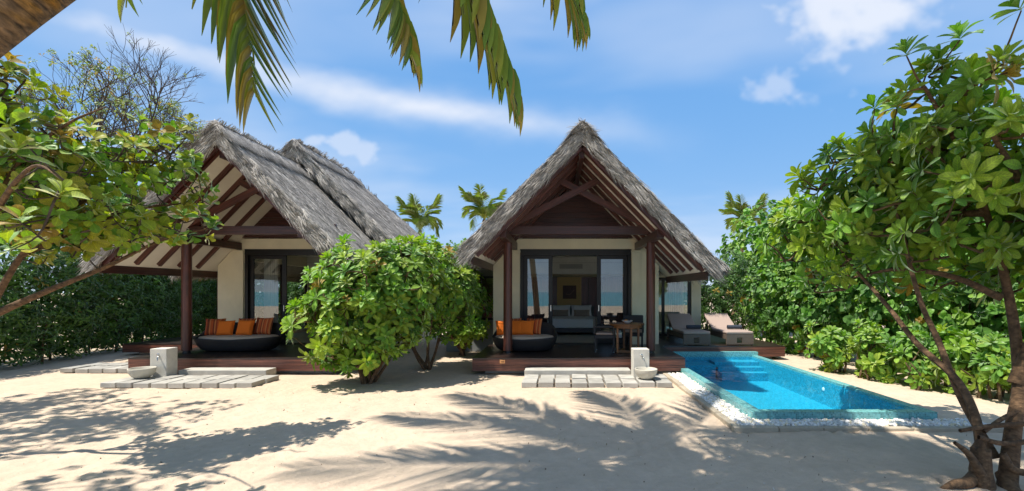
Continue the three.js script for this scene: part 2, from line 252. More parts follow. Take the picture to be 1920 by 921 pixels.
function slab(parent, pts, t, o = {}) {                     // a thatched slope: pts = outline of its top, t = thickness
  const r = mulberry(o.seed ?? 5), n = pts.length, nor = pts[1].clone().sub(pts[0]).cross(pts[2].clone().sub(pts[0])).normalize(); if (nor.y < 0) nor.negate();
  const down = V(0, -1, 0).addScaledVector(nor, nor.y).normalize(), side = nor.clone().cross(down).normalize();
  const tri = []; for (let i = 1; i < n - 1; i++) tri.push([pts[0], pts[i], pts[i + 1]]);
  const pos = [], uv = []; const put = (...q) => q.forEach((p) => { pos.push(p.x, p.y, p.z); uv.push(p.dot(side), p.dot(down)); });
  const low = pts.map((p, i) => p.clone().add(V(0, -(Array.isArray(t) ? t[i] : t), 0)).addScaledVector(down, -0.03));
  for (let i = 1; i < n - 1; i++) { put(pts[0], pts[i], pts[i + 1]); put(low[0], low[i + 1], low[i]); }
  for (let i = 0; i < n; i++) { const j = (i + 1) % n; put(pts[i], low[i], pts[j]); put(pts[j], low[i], low[j]); }
  const g = new THREE.BufferGeometry(); g.setAttribute('position', new THREE.Float32BufferAttribute(pos, 3)); g.setAttribute('uv', new THREE.Float32BufferAttribute(uv, 2)); g.computeVertexNormals();
  const body = mesh('thatch_slope', g, M.thatchBase, parent);
  const mats = [[], [], []], cols = [[], [], []];
  const add = (p, zd, yd, s) => { const x = yd.clone().cross(zd).normalize(), z2 = x.clone().cross(yd).normalize(); const k = Math.floor(r() * 3); mats[k].push(new THREE.Matrix4().makeBasis(x.multiplyScalar(s), yd.clone().normalize().multiplyScalar(s), z2.multiplyScalar(s)).setPosition(p)); cols[k].push(strawTone(r)); };
  for (const [a, b, c] of tri) {
    const area = b.clone().sub(a).cross(c.clone().sub(a)).length() / 2;
    for (let k = 0; k < area * (o.density ?? 250); k++) { let u = r(), v = r(); if (u + v > 1) { u = 1 - u; v = 1 - v; } const p = a.clone().addScaledVector(b.clone().sub(a), u).addScaledVector(c.clone().sub(a), v); const yaw = rr(-0.25, 0.25, r), sd = p.dot(down) / 0.27 + 0.35 * vnoise(p.dot(side) * 1.5, 3, 5), fr = sd - Math.floor(sd); p.addScaledVector(down, -0.27 * fr * 0.7); add(p.addScaledVector(nor, rr(-0.005, 0.035, r)), down.clone().addScaledVector(side, yaw), nor, rr(0.8, 1.25, r)); }
  }
  for (const [i, j] of o.verge ?? []) {                      // strands along a gable edge, on its cut face
    const a = pts[i], b = pts[j], L = a.distanceTo(b), out = V(0, 0, o.front ?? 1), tt = Array.isArray(t) ? t : [t, t, t, t];
    for (let k = 0; k < L * 150; k++) { const f = r(), th = lerp(tt[i], tt[j], f) * rr(-0.05, 0.95, r), p = a.clone().lerp(b, f); p.y -= th; p.z += (o.front ?? 1) * rr(-0.03, 0.07, r); add(p, b.clone().sub(a).normalize().add(V(rr(-0.2, 0.2, r), rr(-0.35, 0.05, r), rr(-0.05, 0.25, r) * (o.front ?? 1))), out.clone().add(V(0, rr(-0.4, 0.4, r), 0)), rr(0.5, 0.85, r)); }
  }
  for (const [i, j] of o.eave ?? []) {                       // ragged fringe along an eave
    const a = pts[i], b = pts[j], L = a.distanceTo(b), tt = Array.isArray(t) ? t[i] : t;
    for (let k = 0; k < L * 130; k++) { const p = a.clone().lerp(b, r()), h = r(); p.y -= h * tt; p.addScaledVector(down, rr(-0.25, -0.08, r)); add(p, down.clone().add(V(0, -rr(0.0, 0.7, r), 0)).addScaledVector(side, rr(-0.3, 0.3, r)), V(down.x, 0.6, down.z), rr(0.42, 0.7, r)); }
  }
  for (let k = 0; k < 3; k++) inst('straw', tufts[k], M.straw, mats[k], cols[k], body);
  return body;
}
function ridgeCap(parent, a, b, seed) {
  const L = a.distanceTo(b), r = mulberry(seed), w = 0.27, g = extr([[-w, -w * 0.98], [-w * 0.5, -0.30 * w], [-0.06, 0.065], [0.06, 0.065], [w * 0.5, -0.30 * w], [w, -w * 0.98], [0, -0.08]], L, 0); g.translate(a.x, a.y, Math.min(a.z, b.z));
  const body = mesh('ridge_cap', g, M.thatchBase, parent), mats = [], cols = [];
  for (let k = 0; k < L * 130; k++) { const f = r(), s = r() < 0.5 ? -1 : 1, q = rr(0, 0.26, r), p = V(a.x + s * q, a.y + 0.09 - q * 1.0, lerp(a.z, b.z, f)), y = V(s * 0.7, 0.7, 0), z = V(s * 0.7, -0.7, rr(-0.5, 0.5, r)), x = y.clone().cross(z).normalize(), z2 = x.clone().cross(y); mats.push(new THREE.Matrix4().makeBasis(x, y, z2).setPosition(p)); cols.push(strawTone(r)); }
  for (let k = 0; k < 26; k++) { const q = rr(-0.2, 0.2, r), p = V(a.x + q, a.y + 0.07 - Math.abs(q), a.z + rr(-0.02, 0.05, r)), z = V(rr(-1, 1, r), rr(-0.7, 0.1, r), 0.1).normalize(), y = V(0, 0.25, 1), x = y.clone().cross(z).normalize(), z2 = x.clone().cross(y).normalize(); mats.push(new THREE.Matrix4().makeBasis(x.multiplyScalar(0.5), y.clone().normalize().multiplyScalar(0.5), z2.multiplyScalar(0.5)).setPosition(p)); cols.push(strawTone(r)); }
  inst('straw', tufts[0], M.straw, mats, cols, body); return body;
}

// ------------------------------------------------------------------ the two villas
const D0 = 12.8;                                             // depth of the front wall: the villa's own origin
function villa(xc, label, o) {
  const v = thing('thatched_villa', label, 'villa', [xc, 0, -D0], 0, 'thatched villas in the sand garden'), z = (d) => D0 - d;
  const { L, R } = o, A = 5.30, inner = (x) => 5.03 - Math.abs(x) * 1.03;
  // porch roof
  const roof = new THREE.Group(); roof.name = 'porch_roof'; v.add(roof);
  const zf = z(9.63), zb = z(13.4);
  slab(roof, [V(0, A, zf), V(-L, A - L, zf), V(-L, A - L, zb), V(0, A, zb)], [0.26, 0.33, 0.33, 0.26], { seed: o.seed + 1, verge: [[0, 1]], eave: [[1, 2]] });
  slab(roof, [V(0, A, zf), V(R, A - R, zf), V(R, A - R, zb), V(0, A, zb)], [0.26, 0.33, 0.33, 0.26], { seed: o.seed + 2, verge: [[0, 1]], eave: [[1, 2]] });
  ridgeCap(roof, V(0, A + 0.05, zf + 0.05), V(0, A + 0.05, zb), o.seed + 3);
  for (const [s, W] of [[-1, L], [1, R]]) {
    const a = V(s * 0.01, inner(0), (zf + zb) / 2 - 0.05), b = V(s * (W - 0.12), inner(W - 0.12), a.z);
    mesh('soffit', bar(a, b, zf - zb - 0.16, 0.02), M.soffit, roof);
    for (let d = 9.80; d < 12.75; d += 0.59) { const off = -0.065; mesh('rafter', bar(V(s * 0.03, inner(0.03) + off, z(d)), V(s * (W - 0.26), inner(W - 0.26) + off, z(d)), 0.075, 0.10), M.red, roof); }
    mesh('eave_board', bar(V(s * (W - 0.13), inner(W - 0.13) - 0.08, zf - 0.08), V(s * (W - 0.13), inner(W - 0.13) - 0.08, zb + 0.1), 0.035, 0.19), M.redDark, roof);
    mesh('barge_board', bar(V(s * 0.02, inner(0) - 0.04, zf - 0.05), V(s * (W - 0.2), inner(W - 0.2) - 0.04, zf - 0.05), 0.03, 0.17), M.red, roof);
  }
  mesh('ridge_beam', box(0.09, 0.20, zf - zb - 0.3, 0, inner(0) - 0.2, (zf + zb) / 2, 2), M.redDark, roof);
  // main roof behind, higher and hipped at the back
  const main = new THREE.Group(); main.name = 'main_roof'; v.add(main);
  const A2 = 5.88, L2 = o.L2, R2 = o.R2, m0 = z(12.53), m1 = z(15.9), hb = z(15.9 + 3.2);
  slab(main, [V(0, A2, m0), V(-L2, A2 - L2, m0), V(-L2, A2 - L2, hb), V(0, A2, m1)], [0.26, 0.36, 0.36, 0.26], { seed: o.seed + 4, verge: [[0, 1]], eave: [[1, 2]], density: 220 });
  slab(main, [V(0, A2, m0), V(R2, A2 - R2, m0), V(R2, A2 - R2, hb), V(0, A2, m1)], [0.26, 0.36, 0.36, 0.26], { seed: o.seed + 5, verge: [[0, 1]], eave: [[1, 2]], density: 220 });
  slab(main, [V(0, A2, m1), V(-L2, A2 - L2, hb), V(R2, A2 - R2, hb)], 0.3, { seed: o.seed + 6, density: 60, eave: [[1, 2]] });
  ridgeCap(main, V(0, A2 + 0.05, m0 + 0.05), V(0, A2 + 0.05, m1), o.seed + 7);
  // posts and beams
  for (const x of o.posts) {
    const p = mesh('post', uvm(new THREE.CylinderGeometry(0.104, 0.108, 2.60, 20).translate(x, 0.37 + 0.06 + 1.30, z(10.98)), 1), M.red, v);
    mesh('post_foot', new THREE.CylinderGeometry(0.07, 0.085, 0.06, 16).translate(x, 0.40, z(10.98)), M.darkMetal, p);
    mesh('plate_beam', box(0.15, 0.19, 2.95, x, 3.125, z(11.40), 2, 0.008), M.redDark, v);
    mesh('bracket', bar(V(x * 1.0, 3.30, z(10.86)), V(x + Math.sign(x) * 0.34, 3.54 - 0.18, z(10.86)), 0.07, 0.2), M.red, v);
  }
  mesh('tie_beam', box(o.posts[1] - o.posts[0] + 0.34, 0.2, 0.15, (o.posts[0] + o.posts[1]) / 2, 3.325, z(10.98), 0, 0.008), M.redDark, v);
  mesh('scissor_brace', bar(V(o.posts[0] + 0.02, 3.40, z(10.88)), V(0.42, 4.50, z(10.88)), 0.07, 0.15), M.red, v);
  mesh('scissor_brace', bar(V(o.posts[1] - 0.02, 3.40, z(10.96)), V(-0.42, 4.50, z(10.96)), 0.07, 0.15), M.red, v);
  // gable boards
  for (let k = 0, y = 3.36; y < 4.85; y += 0.143, k++) { const w0 = Math.min(1.95, 4.97 - y), w1 = Math.min(1.95, 4.97 - y - 0.139); if (w1 < 0.05) break; mesh('gable_board', extr([[-w0, y], [w0, y], [w1, y + 0.139], [-w1, y + 0.139]], 0.03, z(12.78) + rr(0, 0.004), 0), k % 3 ? M.board : M.redDark, v); }
  // walls
  const W = 2.33, x0 = -1.575, x1 = 1.56;
  mesh('front_wall', extr([[-W, 0], [x0, 0], [x0, 3.05], [x1, 3.05], [x1, 0], [W, 0], [W, 2.58], [1.62, 3.34], [-1.62, 3.34], [-W, 2.58]], 0.2, z(13.0)), M.cream, v);
  for (const s of [-1, 1]) { mesh('pilaster', box(0.24, 2.78, 0.05, s > 0 ? x1 + 0.13 : x0 - 0.13, 1.56, z(12.775)), M.cream, v); mesh('pilaster_cap', box(0.28, 0.05, 0.075, s > 0 ? x1 + 0.13 : x0 - 0.13, 2.978, z(12.765)), M.cream, v); }
  for (const s of [-1, 1]) {
    mesh('side_wall', box(0.15, 0.45, 5.2, s * (W - 0.075), 0.225, z(15.6)), M.cream, v);
    mesh('side_wall', box(0.15, 0.35, 5.2, s * (W - 0.075), 2.96, z(15.6)), M.cream, v);
    for (const [a, b] of s < 0 ? [[13.0, 14.1], [17.2, 18.2]] : [[13.0, 13.25], [15.2, 15.5], [17.9, 18.2]]) mesh('side_wall', box(0.149, 2.335, b - a, s * (W - 0.075), 1.618, z((a + b) / 2)), M.cream, v);
    for (const [a, b] of s < 0 ? [[14.1, 17.2]] : [[13.25, 15.2], [15.5, 17.9]]) { mesh('added_side_window', box(0.012, 2.335, b - a, s * (W - 0.075), 1.618, z((a + b) / 2)), M.glass, v); for (const d of [a + 0.03, (a + b) / 2, b - 0.03]) mesh('window_mullion', box(0.06, 2.335, 0.06, s * (W - 0.075), 1.618, z(d), 1), M.black, v); }  // unseen side windows, added and made tall to let light into the bedroom
  }
  mesh('back_wall', box(2 * W, 3.2, 0.15, 0, 1.6, z(18.28)), M.cream, v);
  mesh('floor', box(2 * W - 0.3, 0.36, 5.18, 0, 0.182, z(15.61)), M.floor, v);
  mesh('ceiling', box(2 * W - 0.02, 0.06, 5.18, 0, 3.17, z(15.61)), M.white, v);
  mesh('threshold', box(x1 - x0 - 0.01, 0.03, 0.22, (x0 + x1) / 2, 0.376, z(12.9), 0), M.black, v);
  const bulk = mesh('bulkhead', box(2 * W - 0.32, 0.62, 0.5, 0, 2.83, z(17.35)), M.white, v);
  const gr = mesh('air_grille', box(0.86, 0.17, 0.02, 0, 2.80, z(17.09)), std({ color: rgb(0.35, 0.35, 0.36), roughness: 0.6 }), bulk);
  void gr; for (let k = 0; k < 5; k++) mesh('louvre', box(0.84, 0.008, 0.03, 0, 2.735 + k * 0.033, z(17.075)), M.white, bulk);
  mesh('bulkhead_groove', box(2 * W - 0.33, 0.012, 0.01, 0, 2.94, z(17.096)), std({ color: rgb(0.5, 0.48, 0.47) }), bulk);
  // head wall panels
  for (let k = 0; k < 6; k++) { const a = -2.1 + k * 0.7; mesh('wall_panel', box(0.692, 2.0, 0.04, a + 0.35, 1.42, z(17.9), 1), M.maroon, v); }
  mesh('gold_panel', box(0.95, 2.0, 0.05, -0.05, 1.42, z(17.85)), M.gold, v);
  // sliding doors
  const frame = new THREE.Group(); frame.name = 'door_frame'; v.add(frame);
  mesh('lintel', box(x1 - x0, 0.17, 0.16, (x0 + x1) / 2, 2.963, z(12.88), 0), M.black, frame);
  mesh('jamb', box(0.085, 2.49, 0.16, x0 + 0.045, 1.635, z(12.88), 1), M.black, frame);
  mesh('jamb', box(0.085, 2.49, 0.16, x1 - 0.045, 1.635, z(12.88), 1), M.black, frame);
  const leaf = (a, b, d, hx) => {
    const g = new THREE.Group(); g.name = 'sliding_door'; v.add(g); const y0 = 0.395, y1 = 2.875, f = 0.115;
    mesh('stile', box(f, y1 - y0, 0.05, a + f / 2, (y0 + y1) / 2, z(d), 1), M.black, g); mesh('stile', box(f, y1 - y0, 0.05, b - f / 2, (y0 + y1) / 2, z(d), 1), M.black, g);
    mesh('rail', box(b - a - 2 * f, 0.10, 0.05, (a + b) / 2, y1 - 0.05, z(d), 0), M.black, g); mesh('rail', box(b - a - 2 * f, 0.14, 0.05, (a + b) / 2, y0 + 0.07, z(d), 0), M.black, g);
    mesh('pane', box(b - a - 2 * f, y1 - y0 - 0.24, 0.010, (a + b) / 2, (y0 + y1) / 2 + 0.02, z(d)), M.glass, g);
    mesh('handle', box(0.025, 0.18, 0.03, hx, 1.38, z(d) + 0.04, 1, 0.006), M.steel, g);
  };
  leaf(-1.485, o.open[0], 12.90, o.open[0] - 0.05); leaf(o.open[1], 1.47, 12.94, o.open[1] + 0.05);
  return v;
}
const XR = 0.555, XL = -7.2;
const villaR = villa(XR, 'thatched villa with open bedroom doors facing the pool terrace', { L: 2.48, R: 2.80, L2: 3.35, R2: 3.3, posts: [-1.725, 1.725], open: [-0.66, 0.60], seed: 100 });
const villaL = villa(XL, 'thatched villa half hidden behind the big green shrub', { L: 2.66, R: 2.80, L2: 3.3, R2: 3.3, posts: [-1.725, 1.62], open: [-0.45, 1.2], seed: 200 });
{ // side wing of the right villa, its shade painted as grey, and its glazed wing by the loungers
  const z = (d) => D0 - d, v = villaR;
  const w = mesh('wing_wall', extr([[-3.95, 0], [-2.34, 0], [-2.34, 2.6], [-3.95, 2.6]], 0.02, z(14.0)), M.shadeGreyWall, v); w.geometry.dispose();
  const s = new THREE.Shape([[-3.95, 0], [-2.34, 0], [-2.34, 2.55], [-3.95, 2.55]].map(([x, y]) => new THREE.Vector2(x, y)));
  s.holes.push(new THREE.Path([[-2.92, 0.98], [-2.92, 2.32], [-2.36, 2.32], [-2.36, 0.98]].map(([x, y]) => new THREE.Vector2(x, y))));
  const wg = new THREE.ExtrudeGeometry(s, { depth: 0.15, bevelEnabled: false }); wg.translate(0, 0, z(14.2)); w.geometry = uvm(wg);
  const wf = new THREE.Group(); wf.name = 'wing_window'; v.add(wf);
  for (const [a, b, c, d] of [[-2.92, -2.86, 0.98, 2.32], [-2.42, -2.36, 0.98, 2.32]]) mesh('frame', box(b - a, d - c, 0.1, (a + b) / 2, (c + d) / 2, z(14.06), 1), M.black, wf);
  for (const y of [1.01, 2.29]) mesh('frame', box(0.44, 0.06, 0.1, -2.64, y, z(14.06), 0), M.black, wf);
  mesh('pane', box(0.44, 1.22, 0.01, -2.64, 1.65, z(14.08)), M.glass, wf);
  mesh('wing_side_wall', box(0.15, 2.55, 2.2, -3.875, 1.275, z(15.31)), M.shadeGreyWall, v);
  mesh('wing_inner_wall', box(1.4, 2.5, 0.1, -3.1, 1.25, z(16.4)), M.maroon, v);
  // glazed wing
  const G = new THREE.Group(); G.name = 'glazed_wing'; v.add(G);
  const wall = (name, x0, x1, y0, y1, d, t, m) => mesh(name, box(x1 - x0, y1 - y0, t, (x0 + x1) / 2 - XR, (y0 + y1) / 2, z(d)), m, G);
  wall('pillar', 4.43, 4.74, 0.37, 2.5, 15.05, 0.3, M.cream); wall('header', 2.89, 4.43, 2.32, 2.5, 15.05, 0.2, M.cream);
  for (const x of [2.93, 3.52, 4.38]) wall('mullion', x - 0.045, x + 0.045, 0.38, 2.32, 15.0, 0.08, M.black);
  wall('rail', 2.975, 4.335, 2.24, 2.32, 15.0, 0.07, M.black); wall('rail', 2.975, 4.335, 0.38, 0.46, 15.0, 0.07, M.black);
  wall('pane', 2.975, 3.475, 0.46, 2.24, 15.0, 0.01, M.glass); wall('pane', 3.565, 4.335, 0.46, 2.24, 15.0, 0.01, M.glass);
  wall('floor', 2.89, 4.74, 0.2, 0.36, 16.1, 1.8, M.floor); wall('back_wall', 2.89, 4.74, 0.37, 2.5, 17.0, 0.12, M.cream); wall('ceiling', 2.89, 4.74, 2.5, 2.56, 16.1, 2.3, M.white);
  mesh('end_window', box(0.01, 1.8, 1.6, 4.70 - XR, 1.35, z(16.1)), M.glass, G);
  const c = []; for (let k = 0; k <= 40; k++) c.push([3.78 + k * 0.0115, 0.03 * Math.sin(k * 1.15)]);
  const cg = new THREE.BufferGeometry(), cp = [], ci = []; c.forEach(([x, q], i) => { cp.push(x - XR, 0.4, z(15.3) + q, x - XR, 2.3, z(15.3) + q); if (i) ci.push(2 * i - 2, 2 * i, 2 * i - 1, 2 * i - 1, 2 * i, 2 * i + 1); });
  cg.setAttribute('position', new THREE.Float32BufferAttribute(cp, 3)); cg.setIndex(ci); cg.computeVertexNormals(); uvm(cg); mesh('curtain', cg, M.curtain, G);
  const wr = new THREE.Group(); wr.name = 'wing_roof'; v.add(wr); const q = (x, y, d) => V(x - XR, y, z(d));
  slab(wr, [q(3.0, 2.62, 14.25), q(5.35, 2.62, 14.25), q(4.5, 3.4, 15.6), q(3.0, 3.4, 15.6)], 0.2, { seed: 301, eave: [[0, 1]] });
  slab(wr, [q(5.35, 2.62, 14.25), q(5.35, 2.62, 17.2), q(4.5, 3.4, 15.6)], 0.2, { seed: 302, eave: [[0, 1]] });
}
// curtain hanging inside the left villa's doors
for (const [x, w, d, lab] of [[-8.28, 0.42, 13.2, 'pale sheer curtain behind the glass door of the shrub-side villa'], [-6.72, 0.3, 13.35, 'gathered taupe curtain at the open door of the shrub-side villa']]) {
  const cp = [], ci = []; const n = 60; for (let i = 0; i <= n; i++) { const q = 0.035 * Math.sin(i * 0.75) + 0.01 * Math.sin(i * 0.31), X = (i / n - 0.5) * w; cp.push(X, 0, q, X * 0.9, 2.42, q * 0.8); if (i) ci.push(2 * i - 2, 2 * i, 2 * i - 1, 2 * i - 1, 2 * i, 2 * i + 1); }
  const g = new THREE.BufferGeometry(); g.setAttribute('position', new THREE.Float32BufferAttribute(cp, 3)); g.setIndex(ci); g.computeVertexNormals(); uvm(g);
  const c = mesh(numbered('curtain'), g, M.curtain); c.position.set(x, 0.39, -d); tag(c, lab, 'curtain');
}

// ------------------------------------------------------------------ decks
function deck(name, label, x0, x1, d0, d1, o = {}) {
  const g = thing(name, label, 'deck', [(x0 + x1) / 2, 0, -d0], 0, 'dark timber decks'), w = x1 - x0, top = o.top ?? 0.37; let k = 0;
  for (let d = d0; d < d1 - 0.02; d += 0.125) { const dd = Math.min(0.119, d1 - d); mesh('plank', box(w, 0.028, dd, 0, top - 0.014 + rr(-0.0008, 0.0008), -(d - d0) - dd / 2, 0), M.deck[k++ % 3], g); }
  const low = o.low ?? 0.085, mid = (low + top - 0.03) / 2;
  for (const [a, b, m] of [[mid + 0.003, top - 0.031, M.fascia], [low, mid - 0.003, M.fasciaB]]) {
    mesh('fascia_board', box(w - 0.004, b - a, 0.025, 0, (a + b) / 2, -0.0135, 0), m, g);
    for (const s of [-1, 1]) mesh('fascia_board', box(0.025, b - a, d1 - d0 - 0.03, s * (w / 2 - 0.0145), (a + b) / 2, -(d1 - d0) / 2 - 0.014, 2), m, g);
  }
  mesh('plinth', box(w - 0.5, top - 0.06, d1 - d0 - 0.28, 0, (top - 0.06) / 2 - 0.02, -(d1 - d0) / 2 - 0.12), M.concrete, g);
  return g;
}
deck('porch_deck', 'dark timber porch deck of the villa beside the pool', -1.87, 2.87, 10.12, 12.79);
deck('porch_deck', 'dark timber porch deck of the villa behind the big shrub', -9.53, -4.85, 10.12, 12.79);
deck('lounger_deck', 'brown timber deck under the two sun loungers', 2.876, 6.22, 12.36, 16.6);
deck('side_deck', 'low dark side deck beside the long leafy hedge', -12.6, -9.56, 13.2, 16.4, { top: 0.33 });
{ // number plaque on the fascia
  const p = thing('number_plaque', 'small orange number plaque on the deck fascia', 'plaque', [(942 - CX) * 10.1 / F, 0.31, -10.105]);
  mesh('plate', box(0.115, 0.078, 0.012, 0, -0.015, 0.006, -1, 0.003), std({ color: rgb(0.72, 0.36, 0.14), roughness: 0.5 }), p);
  const font = await new FontLoader().loadAsync('fonts/droid/droid_sans_bold.typeface.json');
  const t = new TextGeometry('108', { font, size: 0.034, depth: 0.003, curveSegments: 4 }); t.computeBoundingBox(); const c = t.boundingBox.getCenter(V(0, 0, 0)); t.translate(-c.x, -c.y - 0.015, 0.0125);
  mesh('digits', t, std({ color: rgb(0.22, 0.075, 0.02), roughness: 0.6 }), p);
}

// ------------------------------------------------------------------ steps, pavers, taps and basins
const stepBlock = (label, x0, x1, d0, d1, h) => { const m = mesh(numbered('concrete_step'), box(x1 - x0, h + 0.04, d1 - d0, 0, h / 2 - 0.02, 0, -1, 0.012), M.concrete); m.position.set((x0 + x1) / 2, 0, -(d0 + d1) / 2); return tag(m, label, 'step', 'concrete steps to the decks'); };
stepBlock('long pale concrete step before the sunlit pool villa porch', -0.68, 1.60, 9.72, 10.08, 0.17);
stepBlock('long concrete step in leaf shade before the villa with the striped sofa pillows', -8.08, -6.2, 9.72, 10.08, 0.17);
stepBlock('concrete step beside the hedge at the porch end', -10.62, -9.6, 11.5, 12.6, 0.2);
const paverGeo = [0, 1, 2].map((k) => box(0.29, 0.10, 0.415, 0, 0, 0, -1, 0.008 + k * 0.002));
function pavers(x0, n, d0, rows, label, group, skip = []) {
  for (let r = 0; r < rows; r++) for (let i = 0; i < n; i++) {
    if (skip.includes(i)) continue;
    const m = mesh(numbered('paver'), paverGeo[Math.floor(rnd() * 3)], M.paver[Math.floor(rnd() * 3)]);
    m.position.set(x0 + i * 0.328 + rr(-0.008, 0.008) + (r ? 0.02 : 0), 0.046 + rr(-0.010, 0.010), -(d0 + r * 0.445) + rr(-0.012, 0.012)); m.rotation.y = rr(-0.02, 0.02); m.rotation.z = rr(-0.012, 0.012);
    tag(m, label, 'paver', group);
  }
}
pavers(-0.53, 9, 8.99, 2, 'square grey paver in the sand before the pool villa step', 'pavers before the pool villa step');
pavers(-8.62, 9, 8.93, 2, 'square grey paver in leaf shade before the shrub-side villa step', 'pavers before the shrub-side villa step');
pavers(-11.15, 5, 10.55, 2, 'square grey paver leading to the hedge-side step', 'pavers leading to the hedge-side step');
function tap(x, d, label, bl, bx, turn) {
  const t = thing('tap_pillar', label, 'tap pillar', [x, 0, -d], turn, 'white foot wash tap pillars');
  mesh('pillar', box(0.33, 0.68, 0.30, 0, 0.32, 0, -1, 0.008), std({ color: rgb(0.78, 0.765, 0.72), map: T.concrete, roughness: 0.85 }), t);
  const s = mesh('spout', tube([V(0.03, 0.50, 0.148), V(0.03, 0.505, 0.19), V(0.035, 0.47, 0.215), V(0.045, 0.43, 0.222)], [0.013, 0.013, 0.012, 0.011], 10), M.steel, t); mesh('tap_knob', lathe([[0.001, 0], [0.022, 0.002], [0.022, 0.016], [0.001, 0.018]], 14).rotateX(Math.PI / 2).translate(0.0, 0.545, 0.148), M.steel, t); void s;
  const b = mesh(numbered('stone_basin'), lathe([[0.001, 0.0], [0.10, 0.002], [0.165, 0.05], [0.212, 0.125], [0.226, 0.20], [0.220, 0.212], [0.206, 0.208], [0.192, 0.15], [0.14, 0.085], [0.07, 0.062], [0.001, 0.06]], 40), std({ color: rgb(0.72, 0.69, 0.61), map: T.concrete, roughness: 0.8, side: THREE.DoubleSide }));
  b.position.set(bx, 0.096, -d + 0.40); tag(b, bl, 'basin', 'round stone wash basins');
}
tap(1.755, 9.52, 'white tap pillar standing in full sun beside the pool pebbles', 'round pale stone basin below the sunlit tap pillar', 1.80, 0);
tap(-8.28, 9.60, 'white tap pillar in leaf shade beside the brown deck corner', 'round stone basin below the shaded tap pillar', -8.38, 0.05);

